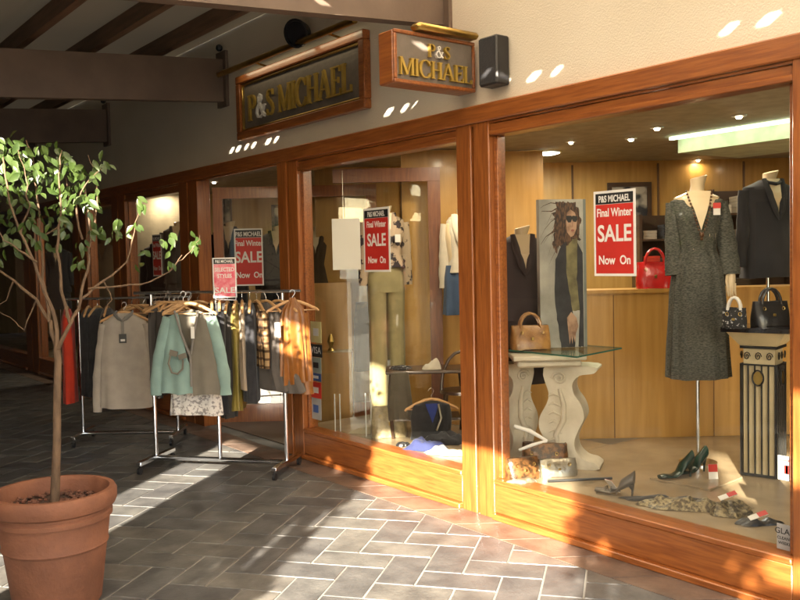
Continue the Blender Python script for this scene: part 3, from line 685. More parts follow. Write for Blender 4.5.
BR = [([(57, 352, 0), (50, 322, .03), (36, 300, .08), (14, 282, .14), (-12, 262, .2), (-30, 235, .2)], .012),
      ([(57, 352, 0), (55, 320, -.02), (46, 292, -.06), (34, 262, -.1), (20, 232, -.12), (8, 190, -.1), (2, 150, -.08)], .012),
      ([(58, 348, 0), (70, 325, 0), (80, 300, .03), (88, 270, .05), (92, 240, .08), (86, 200, .1), (80, 165, .1)], .011),
      ([(50, 322, .03), (44, 280, .1), (40, 240, .16), (38, 200, .16), (34, 160, .12), (26, 140, .1)], .009),
      ([(70, 325, 0), (62, 290, -.06), (58, 250, -.1), (62, 215, -.12), (60, 175, -.12), (62, 150, -.1)], .009),
      ([(80, 300, .03), (104, 282, .1), (126, 262, .16), (134, 232, .2), (140, 206, .2)], .007),
      ([(88, 290, .03), (120, 286, -.04), (150, 282, -.06), (170, 272, -.08), (182, 255, -.1)], .006),
      ([(92, 240, .08), (98, 205, .12), (96, 175, .15), (88, 155, .15)], .006),
      ([(82, 240, .0), (76, 205, -.05), (84, 185, -.05), (102, 168, -.05)], .006),
      ([(36, 262, -.1), (20, 250, -.16), (4, 240, -.2), (-10, 215, -.2)], .006),
      ([(40, 240, .16), (60, 225, .2), (70, 200, .2), (66, 178, .2)], .005),
      ([(20, 232, -.12), (30, 205, -.18), (26, 175, -.2), (18, 150, -.2)], .005),
      ([(170, 272, -.08), (182, 258, -.08), (194, 248, -.1), (200, 235, -.1)], .003),
      ([(104, 282, .1), (112, 300, .1), (100, 318, .1)], .004),
      ([(14, 282, .14), (6, 300, .2), (-8, 310, .2)], .005),
      ([(36, 300, .08), (24, 330, .1), (10, 318, .12), (-10, 305, .14)], .004)]
for pts, rd_ in BR:
    P_ = [T(*q) for q in pts]; fine = []
    for i in range(len(P_)-1):
        for k in range(3):
            q = P_[i].lerp(P_[i+1], k/3); fine.append(q+Vector((r.gauss(0, .004), r.gauss(0, .004), r.gauss(0, .003))))
    fine.append(P_[-1]); n = len(fine)
    tr.tube(fine, [rd_*(1-.75*i/(n-1)) for i in range(n)], 7)
obj('trunk', tr, BARK, tree)
def leaf_at(px, py, dd=0, l=None):
    c = T(px, py, dd); l = l or r.uniform(.042, .072)
    d_ = (RH*r.gauss(0, .7)+FH*r.gauss(0, .6)+Vector((0, 0, -1.0+r.gauss(0, .35)))); n_ = -FH+RH*r.gauss(0, .7)+Vector((0, 0, r.gauss(.3, .6)))
    leafmesh(lv, c, d_, n_, l, l*r.uniform(.42, .58))
tr2 = MB()
CL = [(10, 150, 26, 18, 46), (36, 168, 24, 20, 50), (60, 180, 22, 22, 42), (14, 185, 20, 20, 34), (82, 170, 14, 10, 16), (100, 165, 7, 8, 8), (82, 196, 15, 10, 22), (60, 215, 20, 14, 22),
      (30, 215, 24, 14, 22), (6, 215, 14, 22, 18), (12, 245, 18, 14, 12), (140, 202, 5, 5, 9), (136, 228, 5, 6, 4), (95, 228, 12, 8, 8), (112, 232, 12, 6, 7), (80, 248, 6, 14, 7), (120, 222, 8, 5, 5),
      (78, 262, 4, 4, 5), (168, 240, 8, 10, 7), (194, 240, 6, 8, 7), (166, 258, 5, 5, 3), (95, 195, 10, 8, 9), (48, 148, 12, 6, 7), (146, 248, 4, 4, 2), (134, 262, 4, 3, 2), (40, 240, 16, 8, 6), (64, 160, 10, 8, 8), (-20, 170, 20, 40, 40)]
for cx, cy, sx_, sy_, n in CL:
    for _ in range(n): leaf_at(cx+r.gauss(0, sx_*.55), cy+r.gauss(0, sy_*.55), r.gauss(0, .1))
crown = obj('crown', lv, LEAF, tree)

exec_later = []
# ------------------------------------------------------------------ cloth builders (local: z up, x across the garment, -y its front)
def fabric(name, col, col2=None, rough=.85, scale=9, **k): return mat('cloth_'+name, col, rough, col2=col2 or tuple(c*.85 for c in col), scale=scale, bump=.12, bscale=220, sheen=.15, **k)
def body_rings(rows, seed=0, folds=9, amp=.012, n=48, c=(0, 0)):
    """rows: (z, halfwidth, halfdepth[, fold factor])"""
    rings = []; z0 = rows[0][0]; zl = rows[-1][0]
    fine = []
    for i in range(len(rows)-1):
        for k in range(4):
            t = k/4; a, b_ = rows[i], rows[i+1]; fine.append(tuple(a[j]*(1-t)+b_[j]*t for j in range(3)))
    fine.append(rows[-1][:3])
    for (z, hw, hd) in fine:
        t = (z0-z)/(z0-zl) if z0 != zl else 0; am = amp*(.15+t)
        ring = []
        for k in range(n):
            a = 2*pi*k/n; q = am*sin(folds*a+seed*1.7+.8*sin(3*a+seed)+z*1.5)+am*1.6*noise.noise(Vector((cos(a)*2, sin(a)*2, z*3+seed*9)))
            ca, sa = cos(a), sin(a); ex = .75
            x = c[0]+(abs(ca)**ex)*(1 if ca >= 0 else -1)*(hw+q*.5); y = c[1]+(abs(sa)**ex)*(1 if sa >= 0 else -1)*(hd+q)
            ring.append(Vector((x, y, z+am*.6*sin(2*a+seed))))
        rings.append(ring)
    return rings
def sleeve(mb, side, sh, l, r0=.065, r1=.04, out=.07, seed=0, fwd=0.0, mi=0, bend=0):
    x, z = sh; pts = []; rs = []
    for k in range(11):
        t = k/10; pts.append(Vector((side*(x+out*math.sin(t*pi/2)+bend*sin(t*pi)*.5), -.005-fwd*t*t, z-l*t)))
        rs.append(r0+(r1-r0)*t+.006*noise.noise(Vector((t*6, seed, side)))+.003*sin(t*22+seed))
    mb.tube(pts, rs, 12, mi, flat=.62)
def top_garment(w=.22, length=.62, sl=.56, seed=0, hem=1.05, depth=.07, collar=None):
    mb = MB(); z = -.13
    rows = [(z+.035, .055, .03), (z+.015, w*.55, depth*.6), (z-.02, w*.93, depth*.8), (z-.10, w*.97, depth), (z-.25, w*.92, depth), (z-.45*length/.62, w*.95, depth), (z-length, w*hem, depth*1.05)]
    mb.loft(body_rings(rows, seed, 7, .010))
    if sl:
        for s in (-1, 1): sleeve(mb, s, (w*.88, z-.03), sl, seed=seed+s, out=.075, r0=.062)
    return mb
def hanger(loc, rz, label, group=None, wood=None, drop=.0):
    t = empty('clothes_hanger', loc, rz); tag(t, label, 'hanger', group or 'wooden clothes hangers')
    b = MB()
    for s in (-1, 1):
        b.tube([(0, 0, -.075), (s*.05, 0, -.083), (s*.13, 0, -.115), (s*.20, 0, -.150), (s*.215, 0, -.165)], [.011, .013, .012, .011, .008], 8)
    b.tube([(-.19, 0, -.155), (.19, 0, -.155)], .0045, 6)
    obj('body', b, wood or PALE, t, world=False)
    h = MB().tube([(.0, 0, -.078), (0, 0, -.045), (.012, 0, -.032), (.022, 0, -.015), (.018, 0, .004), (.002, 0, .013), (-.014, 0, .006), (-.02, 0, -.008)], .0022, 6)
    obj('hook', h, CHROME, t, world=False)
    return t
HB = [None]
def copy_hanger(src, loc, rz, label, group):
    c = src.copy(); COL.objects.link(c); c.location = loc; c.rotation_euler.z = rz; c['label'] = label; c['group'] = group
    for k in src.children:
        q = k.copy(); COL.objects.link(q); q.parent = c
    return c

# --- racks
def rack(name, A, Bp, ztop, label, feet=.29, sign=False):
    A = Vector((A.x, A.y, 0)); Bp = Vector((Bp.x, Bp.y, 0)); d = (Bp-A).normalized(); s = Vector((-d.y, d.x, 0))
    t = empty(name, (A+Bp)/2); tag(t, label, 'clothes rack', 'chrome clothes racks by the entrance')
    up = Vector((0, 0, 1))
    obj('rail', MB().tube([A+up*ztop-d*.04, Bp+up*ztop+d*.04], .0125, 12), CHROME, t)
    A2, B2 = A+d*.12, Bp-d*.12
    for P0 in (A2, B2):
        obj('upright', MB().tube([P0+up*.09, P0+up*(ztop-.014)], .0165, 12), CHROME, t)
        f = obj('foot', MB().box((-feet, -.022, .075), (feet, .022, .112), M=Matrix.Translation(P0) @ Matrix.Rotation(facing(s), 4, 'Z'), bev=.004), CHROME, t)
        for q in (-1, 1):
            c = P0+s*(q*(feet-.02))
            obj('caster', MB().tube([c+d*-.012+up*.034, c+d*.012+up*.034], .029, 14).tube([c+up*.05, c+up*.074], .008, 6), BLACKP, f)
    obj('base_bar', MB().tube([A2+up*.09, B2+up*.09], .021, 12), CHROME, t)
    if sign: obj('upright', MB().tube([(A2+B2)/2+up*.10, (A2+B2)/2+up*(ztop-.014)], .0165, 12), CHROME, t)
    return t
def garment(name, cat, loc, rz, build, mats, label, parts=(), group=None, hang=True, hlabel=None):
    t = empty(name, loc, rz); tag(t, label, cat, group)
    for pn, mb, m in build: obj(pn, mb, m, t, world=False)
    if hang:
        hl = hlabel or 'wooden hanger of the '+' '.join(label.split()[:12])
        if HB[0] is None: HB[0] = hanger(loc, rz, hl)
        else: copy_hanger(HB[0], loc, rz, hl, 'wooden clothes hangers')
    return t
D1, D2 = 7.15, 8.5
def railpt(px, py, dep): return DP(px, py, dep)
r1a, r1b = railpt(138, 294, D1+.25), railpt(296, 290, D1-.1); ZT1 = (r1a.z+r1b.z)/2
r2a, r2b = railpt(66, 299, D2), railpt(186, 297, D2); ZT2 = (r2a.z+r2b.z)/2
rack('clothes_rack', r1a, r1b, ZT1, 'nearer chrome clothes rack carrying the teal cardigan', sign=True)
rack('clothes_rack', r2a, r2b, ZT2, 'farther chrome clothes rack carrying the grey polo top')
def on1(px, z=None):
    a = r1a+(r1b-r1a)*((px-138)/(296-138)); return Vector((a.x, a.y, ZT1))
def on2(px):
    a = r2a+(r2b-r2a)*((px-66)/(186-66)); return Vector((a.x, a.y, ZT2))
FACE = RZ                                # garment faces the camera
EDGE = RZ + rad(90)
TEAL = fabric('teal', (.26, .385, .35)); TAUPE = fabric('taupe', (.18, .16, .125)); GREYT = fabric('pale_grey', (.43, .375, .32)); COLLAR = fabric('collar', (.22, .20, .18))
LACE = fabric('lace', (.72, .68, .64), (.30, .27, .26), scale=45, contrast=(.42, .5)); REDD = fabric('red', (.55, .035, .01)); MUST = fabric('mustard', (.26, .19, .03), rough=.5)
TAN = fabric('tan', (.42, .33, .24)); GREYD = fabric('dark_grey', (.10, .085, .075)); BROWN = fabric('brown_black', (.03, .025, .022))
ORG = fabric('orange_satin', (.27, .098, .016), (.19, .065, .008), rough=.33)
def plaid():
    m = mat('cloth_plaid', (.42, .27, .13), .85, col2=(.35, .24, .12), scale=20); n = m.node_tree; b = n.nodes['Principled BSDF']; L = n.links.new
    tc = [q for q in n.nodes if q.bl_idname == 'ShaderNodeTexCoord'][0]; src = b.inputs['Base Color'].links[0].from_socket
    for k, ax in enumerate((0, 2)):
        t = n.nodes.new('ShaderNodeTexWave'); t.bands_direction = ('X', 'Y', 'Z')[ax if ax else 1]; t.inputs['Scale'].default_value = 6.5 if ax == 0 else 5; t.inputs['Distortion'].default_value = .3
        L(tc.outputs['Object'], t.inputs['Vector']); cr = n.nodes.new('ShaderNodeValToRGB'); cr.color_ramp.elements[0].position = .70; cr.color_ramp.elements[0].color = (1, 1, 1, 1)
        cr.color_ramp.elements[1].position = .85; cr.color_ramp.elements[1].color = (.25, .2, .16, 1); L(t.outputs[0], cr.inputs[0])
        mx = n.nodes.new('ShaderNodeMix'); mx.data_type = 'RGBA'; mx.blend_type = 'MULTIPLY'; mx.inputs[0].default_value = 1; L(src, mx.inputs[6]); L(cr.outputs[0], mx.inputs[7]); src = mx.outputs[2]
    L(src, b.inputs['Base Color']); return m
PLAID = plaid()
SPOT = mat('cloth_spotted', (.015, .015, .017), .8, col2=(.5, .5, .52), scale=55, contrast=(.36, .42))
WOVEN = mat('cloth_woven_grey', (.115, .115, .095), .8, col2=(.032, .034, .03), scale=60, stretch=(1, 1, 2.6), contrast=(.36, .64), bump=.2, bscale=120)

# teal cardigan, facing out
def vneck(w, z0, z1, y, m=0):   # V opening laid on the front
    return MB().prism([(-w, z0), (w, z0), (w*.1, z1), (-w*.1, z1)], (0, y, 0), (1, 0, 0), (0, 0, 1), (0, -.004, 0))
def shell(w, top, bot, x0, x1, y, hem=0.0, mi=0, seed=0, sh=.055, vcut=None, n=14, m=18, th=.006, fold=.008):
    """front panel of a garment from x0..x1 (fractions of w), with folds; vcut(x) raises a V neckline"""
    mb = MB(); F_ = []; K = []
    for j in range(m+1):
        t = j/m; row = []
        for i in range(n+1):
            u = x0+(x1-x0)*i/n
            zt = top-sh*abs(u)**1.3
            if vcut: zt = min(zt, vcut(u))
            z = zt+(bot+hem*sin(u*7+seed)-zt)*t
            x = u*w*(.80+.30*t**.7); yy = y*(1-(abs(u)**2.6)*.75) + fold*(.2+t)*sin(u*11+seed+t*1.2)+fold*noise.noise(Vector((u*3, z*5, seed)))
            row.append(Vector((x, yy, z)))
        F_.append(row)
    nn = n+1; vs = [p for r_ in F_ for p in r_] + [p+Vector((0, th, 0)) for r_ in F_ for p in r_]; o2 = nn*(m+1); fs = []
    for j in range(m):
        for i in range(n):
            a = j*nn+i; fs.append((a, a+nn, a+nn+1, a+1)); fs.append((o2+a, o2+a+1, o2+a+nn+1, o2+a+nn))
    for j in range(m):
        a = j*nn; fs.append((a, o2+a, o2+a+nn, a+nn)); a = j*nn+n; fs.append((a, a+nn, o2+a+nn, o2+a))
    for i in range(n):
        fs.append((i, i+1, o2+i+1, o2+i)); a = m*nn+i; fs.append((a, o2+a, o2+a+1, a+1))
    return mb.add(vs, fs, mi)
ccp = DP(189, 297, D1-.45); ccp.z = ZT1+.01
def cardigan():
    V_ = lambda side: (lambda u: -.17-(.26-abs(u+.06))*1.15 if False else -.14-max(0, (.34-abs(u-.0)))*0.95)
    w = .22; bot = -.77
    back = shell(w, -.125, bot, -1, 1, .05, seed=2, hem=.004, th=.004)
    vc = lambda u: -.12 - max(0, (.46-abs(u)))*.95
    L_ = shell(w, -.125, bot-.0, -1, .10, -.055, seed=1, hem=.006, vcut=vc)
    R_ = shell(w, -.125, bot-.01, .10, 1, -.05, seed=4, hem=.006, vcut=vc)
    sl = MB(); sleeve(sl, -1, (w*.74, -.185), .60, .052, .045, .125, 3); sr = MB(); sleeve(sr, 1, (w*.74, -.185), .60, .052, .045, .105, 5)
    edge = MB().tube([(-.42*w, -.075, -.125), (-.2*w, -.078, -.30), (.10*w, -.075, -.48), (.10*w, -.075, -.71)], .009, 8, flat=.6).tube([(.42*w, -.07, -.125), (.25*w, -.072, -.30), (.12*w, -.075, -.46)], .009, 8, flat=.6)
    tie = MB().tube([(-.13, -.082, -.46), (-.15, -.084, -.53), (-.125, -.086, -.60), (-.08, -.086, -.61), (-.04, -.084, -.57), (-.035, -.082, -.50)], .008, 8)
    tie.prism([(-.03, -.02), (.03, -.02), (.03, .02), (-.03, .02)], (-.105, -.086, -.45), (1, .0, -.3), (.3, 0, 1), (0, -.008, 0)).prism([(-.03, -.018), (.03, -.018), (.03, .02), (-.03, .02)], (-.035, -.086, -.475), (1, 0, .3), (-.3, 0, 1), (0, -.008, 0))
    tg = MB().box((.035, -.085, -.34), (.062, -.081, -.25))
    return [('back', back, TAUPE), ('left_front', L_, TEAL), ('right_front', R_, TAUPE), ('sleeve', sl, TEAL), ('sleeve', sr, TEAL), ('edging', edge, COLLAR), ('tie_motif', tie, TAUPE), ('price_tag', tg, WHITE)]
garment('cardigan', 'cardigan', ccp, FACE-rad(6), cardigan(), None, 'teal and taupe cardigan with a looped tie motif facing the walk')
lp = ccp+FH*.12; lp.z = ZT1-.05
garment('lace_top', 'top', lp, FACE, [('body', MB().loft(body_rings([(-.52, .17, .035), (-.65, .19, .045), (-.90, .205, .05)], 6, 8, .012)), LACE)], None, 'long white lace top hanging below the teal cardigan hem', hang=False)
# grey polo top
pp = DP(124, 305, 7.75); pp.z = ZT2-.02
def polo():
    w = .235
    b_ = MB().loft(body_rings([(-.085, .06, .03), (-.11, w*.45, .045), (-.165, w*.80, .06), (-.25, w*.84, .07), (-.45, w*.92, .07), (-.93, w*1.0, .075)], 1, 6, .009))
    s1_ = MB(); sleeve(s1_, -1, (w*.70, -.185), .78, .056, .04, .10, 1); s2_ = MB(); sleeve(s2_, 1, (w*.70, -.185), .66, .056, .04, .05, 2)
    c_ = MB().tube([(-.07, .02, -.075), (-.075, -.05, -.09), (-.035, -.085, -.125), (0, -.088, -.15)], [.016, .02, .022, .01], 8, flat=.5).tube([(.07, .02, -.075), (.075, -.05, -.09), (.035, -.085, -.125), (0, -.088, -.15)], [.016, .02, .022, .01], 8, flat=.5)
    pk = MB().box((-.012, -.084, -.30), (.012, -.078, -.14))
    tg = MB().box((-.032, -.092, -.345), (.032, -.088, -.265)); tw = MB().box((-.018, -.0945, -.33), (.020, -.0925, -.31))
    return [('body', b_, GREYT), ('sleeve', s1_, GREYT), ('sleeve', s2_, GREYT), ('collar', c_, COLLAR), ('placket', pk, COLLAR), ('swing_tag', tg, BLACKI), ('tag_print', tw, WHITE)]
garment('polo_top', 'top', pp, FACE+rad(4), polo(), None, 'pale grey long sleeved polo top with a black tag')
# garments seen edge on
def slab(w=.2, length=.8, depth=.045, seed=0, hem=1.1, sl=0): return top_garment(w, length, sl, seed, hem, depth)
def hung(name, cat, p, rz, m, label, length, w=.2, depth=.045, sl=0, seed=0, hem=1.1):
    return garment(name, cat, p, rz, [('body', slab(w, length, depth, seed, hem, sl), m)], None, label)
E1 = EDGE
hung('red_dress', 'dress', on2(67), E1+rad(18), REDD, 'bright red dress at the outer end of the farther rack', .86, .2, .06, 0, 1, 1.5)
for k, px in enumerate((88, 97, 107)):
    hung('black_coat', 'coat', on2(px), E1+rad((8, -4, 10)[k]), BLACKC, ('black coat hanging next to the red dress', 'middle one of the three black coats on the farther rack', 'black coat half behind the grey polo top')[k], .80, .2, .07, 0, 3+k, 1.1)
hung('spotted_blouse', 'blouse', on2(153), E1+rad(20), SPOT, 'black blouse flecked with white between polo and cardigan', .84, .2, .05, .6, 8)
hung('dark_jacket', 'jacket', on1(156), E1+rad(25), GREYD, 'dark grey jacket just behind the left sleeve of the cardigan', .62, .2, .05, .5, 9)
hung('brown_jacket', 'jacket', on1(170), E1-rad(10), BROWN, 'dark brown jacket hidden mostly behind the teal cardigan', .7, .2, .05, .5, 10)
hung('spotted_shirt', 'shirt', on1(213), E1+rad(14), SPOT, 'flecked black and white shirt just right of the cardigan', .62, .18, .035, .5, 11)
hung('black_jacket', 'jacket', on1(221), E1+rad(12), BLACKC, 'long black jacket between the cardigan and the mustard trousers', .86, .2, .06, .55, 12, 1.15)
hung('black_trousers', 'trousers', on1(229), E1+rad(6), BROWN, 'black trousers next to the mustard pair', .90, .16, .05, 0, 13, 1.0)
hung('mustard_trousers', 'trousers', on1(237), E1+rad(6), MUST, 'glossy mustard trousers in the middle of the nearer rack', .84, .16, .04, 0, 14, 1.0)
hung('tan_coat', 'coat', on1(243.5), E1+rad(10), TAN, 'thin tan coat beside the mustard trousers', .66, .2, .03, 0, 15, 1.2)
hung('black_blouse', 'blouse', on1(251), E1+rad(8), BLACKC, 'black blouse between the tan coat and the plaid shirt', .76, .2, .06, 0, 16, 1.1)
hung('plaid_shirt', 'shirt', on1(258), E1+rad(24), PLAID, 'brown plaid shirt on the nearer rack', .48, .18, .035, .45, 17, 1.0)
hung('pleated_skirt', 'dress', on1(267), E1+rad(40), GREYD, 'dark grey pleated dress next to the plaid shirt', .66, .19, .06, 0, 18, 1.45)
hung('pleated_dress', 'dress', on1(279), E1+rad(50), GREYD, 'dark grey pleated dress with a white price tag', .68, .19, .07, 0, 19, 1.45)
pt_ = on1(281)-FH*.22; tgo = bpy.data.objects['pleated_dress']
obj('price_tag', MB().box((-.022, -.004, -.36), (.022, .0, -.24), M=Matrix.Translation(pt_) @ Matrix.Rotation(FACE, 4, 'Z')), WHITE, tgo, world=False)
tg_ = tgo.children[-1]; tg_.matrix_parent_inverse = (Matrix.Translation(tgo.location) @ Matrix.Rotation(tgo.rotation_euler.z, 4, 'Z')).inverted()
og = on1(293)-FH*.05
def satin():
    b_ = MB().loft(body_rings([(-.05, .02, .015), (-.09, .045, .03), (-.14, .085, .05), (-.22, .105, .06), (-.40, .11, .065), (-.74, .125, .07)], 3, 12, .016))
    s_ = MB(); sleeve(s_, 1, (.085, -.18), .66, .045, .05, .02, 4)
    return [('body', b_, ORG), ('sleeve', s_, ORG)]
garment('satin_blouse', 'blouse', og, FACE+rad(20), satin(), None, 'orange satin blouse on the end of the nearer rack by the post')
for k in range(7):
    p = on1(160+k*6.5) - FH*(.05*(k % 3)); copy_hanger(HB[0], p, FACE+rad(-35+k*13), 'spare wooden hanger crowded on the rail above the teal cardigan', 'spare wooden hangers over the cardigan')
for k in range(3):
    p = on2(128+k*6)+FH*.1; copy_hanger(HB[0], p, FACE+rad(-30+k*22), 'spare wooden hanger on the rail above the grey polo top', 'spare wooden hangers over the polo top')
# rail sign
sg = sale_d(213.5, 237, 258, 298, D1-.25, 'small pink and white SELECTED STYLES card in a chrome holder on the rail', 'rail_card', [('P&S MICHAEL', .10, .875, .75), ('SELECTED', .135, .66, .80), ('STYLES', .135, .50, .86), ('SALE', .2, .12, 1.2)], mat('card_pink', (.78, .10, .16), .5, col2=(.85, .35, .38), scale=25), group=None, cat='sign')
o = DP(215, 298.5, D1-.25); e = DP(236, 298.5, D1-.25)
obj('holder', MB().tube([o+Vector((0, 0, .10)), o-Vector((0, 0, .01)), e-Vector((0, 0, .01)), e+Vector((0, 0, .10))], .006, 6), CHROME, sg)

# ------------------------------------------------------------------ display windows: mannequins and goods
PZ = .263
def neck(mb, z0, z1, r0=.050, r1=.056):
    rg = []
    for k, (r_, z_) in enumerate([(r0*1.9, z0-.07), (r0*1.25, z0-.035), (r0, z0), (r0*.93, (z0+z1)/2), (r1*.98, z1-.012), (r1, z1-.004), (r1*.9, z1)]):
        tl_ = max(0, z_-z0)/max(.01, z1-z0)
        rg.append([Vector((r_*cos(2*pi*q/20)+.012*tl_, r_*sin(2*pi*q/20)-.018*tl_, z_+(.012*tl_)*cos(2*pi*q/20))) for q in range(20)])
    mb.loft(rg)
def mannequin(name, loc, rz, zs, parts, label, stand=True, base_r=.13):
    t = empty(name, loc, rz); tag(t, label, 'mannequin', 'headless display mannequins')
    zn = zs
    m = MB(); neck(m, zn-.11, zn); obj('neck', m, BONE, t, world=False)
    chest = MB().loft(body_rings([(zn-.10, .06, .05), (zn-.14, .15, .075), (zn-.25, .155, .095), (zn-.42, .13, .085), (zn-.50, .12, .08)], 0, 2, .001)); obj('torso', chest, BONE, t, world=False)
    for pn, mb, mm in parts: obj(pn, mb, mm, t, world=False)
    if stand:
        obj('stand', MB().tube([(0, 0, .01), (0, 0, zn-.48)], .013, 10).lathe([(base_r, .0), (base_r, .008), (.02, .016)], n=24), CHROME, t, world=False)
    return t
# dress mannequin: depth from its stand foot
dp_ = G(709, 462, PZ); dd = (dp_-CAM).dot(FH)
dc = DP(697, 300, dd); dbase = Vector((dc.x, dc.y, PZ))
zt = hgt(697, 177, dbase)-PZ; hem = hgt(697, 377, dbase)-PZ; sc = dd/870
hw = 34*sc
hb = hw*.80
rows = [(zt-.11, .055, .04), (zt-.13, hb*.55, .06), (zt-.165, hb*.93, .075), (zt-.26, hb*.86, .105), (zt-.40, hb*.72, .09), (zt-.50, hb*.66, .085), (zt-.64, hb*.88, .11), (zt-.80, hb*.98, .12), (zt-1.0, hb*1.04, .125), (hem, hb*1.16, .13)]
db = MB().loft(body_rings(rows, 2, 11, .011))
sl1 = MB(); sleeve(sl1, 1, (hb*.82, zt-.175), .50, .055, .072, .06, 2, fwd=.03); sl2 = MB(); sleeve(sl2, -1, (hb*.82, zt-.175), .50, .055, .060, .01, 3, fwd=.03)
vn = MB().prism([(-.055, zt-.088), (0.05, zt-.088), (.0, zt-.34)], (0, -.112, 0), (1, 0, 0), (0, 0, 1), (0, -.003, 0))
# V opening follows the chest
def vpatch(z0, z1, w0, y0, y1, mi=0):
    mb = MB(); 
    for k in range(8):
        t0, t1 = k/8, (k+1)/8; a, b_ = w0*(1-t0), w0*(1-t1); ya, yb = y0+(y1-y0)*min(1, t0*2.2), y0+(y1-y0)*min(1, t1*2.2)
        mb.add([(-a, ya, z0+(z1-z0)*t0), (a, ya, z0+(z1-z0)*t0), (b_, yb, z0+(z1-z0)*t1), (-b_, yb, z0+(z1-z0)*t1)], [(0, 3, 2, 1)])
    return mb
vn = vpatch(zt-.10, zt-.37, .085, -.050, -.118)
bd = MB(); ncl = []
for s in (-1, 1):
    for k in range(14):
        t = k/13; bd.ball((s*(.078*(1-t)**.8+.008), -.07-.058*min(1, t*2), zt-.10-.29*t), .008, 6)
bd.ball((.0, -.132, zt-.405), .016, 8); bd.ball((.0, -.13, zt-.43), .011, 8)
hands = MB()
hand = MB().tube([(hb*.82+.03+.03, -.03, zt-.55), (hb*.82+.03+.035, -.045, zt-.64), (hb*.82+.03+.03, -.06, zt-.72), (hb*.82+.03+.02, -.065, zt-.78)], [.032, .026, .030, .012], 10, flat=.6)
for k in range(4):
    hand.tube([(hb*.82+.03+.005+.016*k, -.065, zt-.735), (hb*.82+.03+.0+.017*k, -.07, zt-.79-.006*(k % 3)), (hw*.84-.002+.016*k, -.062, zt-.825-.006*(k % 3))], [.009, .008, .005], 6)
hand.tube([(hb*.82+.03+.005, -.055, zt-.68), (hw*.84-.02, -.075, zt-.725), (hw*.84-.018, -.082, zt-.76)], [.010, .009, .006], 6)
tagp = MB().box((.078, -.128, zt-.27), (.125, -.124, zt-.19)); tagr = MB().box((.076, -.130, zt-.225), (.127, -.1285, zt-.188))
mannequin('dress_mannequin', dbase, RZ+rad(-4), zt, [('dress', db, WOVEN), ('sleeve', sl1, WOVEN), ('sleeve', sl2, WOVEN), ('hand', hand, BONE), ('neckline', vn, BONE), ('bead_necklace', bd, mat('beads', (.12, .05, .02), .3)), ('price_tag', tagp, WHITE), ('tag_head', tagr, REDC)], 'headless mannequin in a grey woven V neck dress with bead necklace')
# dark suit mannequin at left of big window
sp = DP(521, 300, dd+.35); sb = Vector((sp.x, sp.y, PZ)); zt2 = hgt(521, 227, sb)-PZ
def jacket_parts(zt, m, hw=.2, length=.62, shirt=None, seed=4):
    b_ = MB().loft(body_rings([(zt-.06, .065, .05), (zt-.08, .11, .06), (zt-.115, hw*.95, .08), (zt-.22, hw*.97, .10), (zt-.42, hw*.80, .095), (zt-length-.06, hw*1.02, .115)], seed, 5, .007))
    a = MB(); sleeve(a, 1, (hw*.9, zt-.14), .56, .062, .045, .035, seed); c = MB(); sleeve(c, -1, (hw*.9, zt-.14), .56, .062, .045, .035, seed+1)
    v = vpatch(zt-.055, zt-.34, .075, -.062, -.115)
    lap = MB().tube([(-.075, -.06, zt-.055), (-.06, -.10, zt-.16), (-.03, -.125, zt-.28), (0, -.128, zt-.36)], [.02, .03, .026, .008], 8, flat=.35).tube([(.075, -.06, zt-.055), (.06, -.10, zt-.16), (.03, -.125, zt-.28), (0, -.128, zt-.36)], [.02, .03, .026, .008], 8, flat=.35)
    return [('jacket', b_, m), ('sleeve', a, m), ('sleeve', c, m), ('shirt_front', v, shirt or BONE), ('lapels', lap, m)]
CHARC = fabric('charcoal', (.055, .040, .042)); NAVY = fabric('navy', (.022, .022, .028))
zt2 = max(zt2, 1.2)
mannequin('suit_mannequin', sb, RZ+rad(10), zt2, jacket_parts(zt2, CHARC, .225)+[('skirt', MB().loft(body_rings([(zt2-.62, .18, .10), (zt2-.8, .19, .11), (zt2-1.15, .18, .11)], 3, 5, .006)), CHARC)], 'headless mannequin in a dark charcoal suit jacket beside the photograph panel')
# right dark jacket mannequin
jp = DP(768, 300, dd+.45); jb = Vector((jp.x, jp.y, PZ)); zt3 = hgt(768, 172, jb)-PZ
mannequin('jacket_mannequin', jb, RZ+rad(14), zt3, jacket_parts(zt3, NAVY, .21, .72)+[('choker', MB().tube([(-.06, -.03, zt3-.06), (-.05, -.075, zt3-.085), (0, -.095, zt3-.095), (.05, -.075, zt3-.085), (.06, -.03, zt3-.06)], .014, 8), BLACKC)], 'headless mannequin in a navy jacket with black choker behind the black pedestal')

# low wood partition behind the display
pa, pb = G(560, 446, PZ), G(720, 457, PZ); dpt = (pa-CAM).dot(FH)
P0 = CAM+FH*dpt; 
def dpos(px, dep, z=PZ): q = DP(px, 300, dep); return Vector((q.x, q.y, z))
a = dpos(503, dpt+.25); b_ = dpos(850, dpt+.25)
ztop = hgt(650, 289, dpos(650, dpt+.25))
pt = empty('display_partition', (a+b_)/2); tag(pt, 'waist high honey coloured wood partition behind the big window display', 'partition')
obj('panel', MB().prism([(0, 0), ((b_-a).length, 0), ((b_-a).length, ztop-PZ-.03), (0, ztop-PZ-.03)], a, RH, (0, 0, 1), FH*.10), PANELW, pt, smooth=False)
obj('top_board', MB().prism([(-.01, 0), ((b_-a).length+.01, 0), ((b_-a).length+.01, .029), (-.01, .029)], a+Vector((0, 0, ztop-PZ-.029))-FH*.02, RH, (0, 0, 1), FH*.34), PANELW, pt, smooth=False)
for px in (613, 713):
    q = dpos(px, dpt+.249); obj('seam', MB().prism([(0, 0), (.006, 0), (.006, ztop-PZ-.04), (0, ztop-PZ-.04)], q-FH*.002, RH, (0, 0, 1), FH*.0018), MATS['dark_joint'], pt, smooth=False)

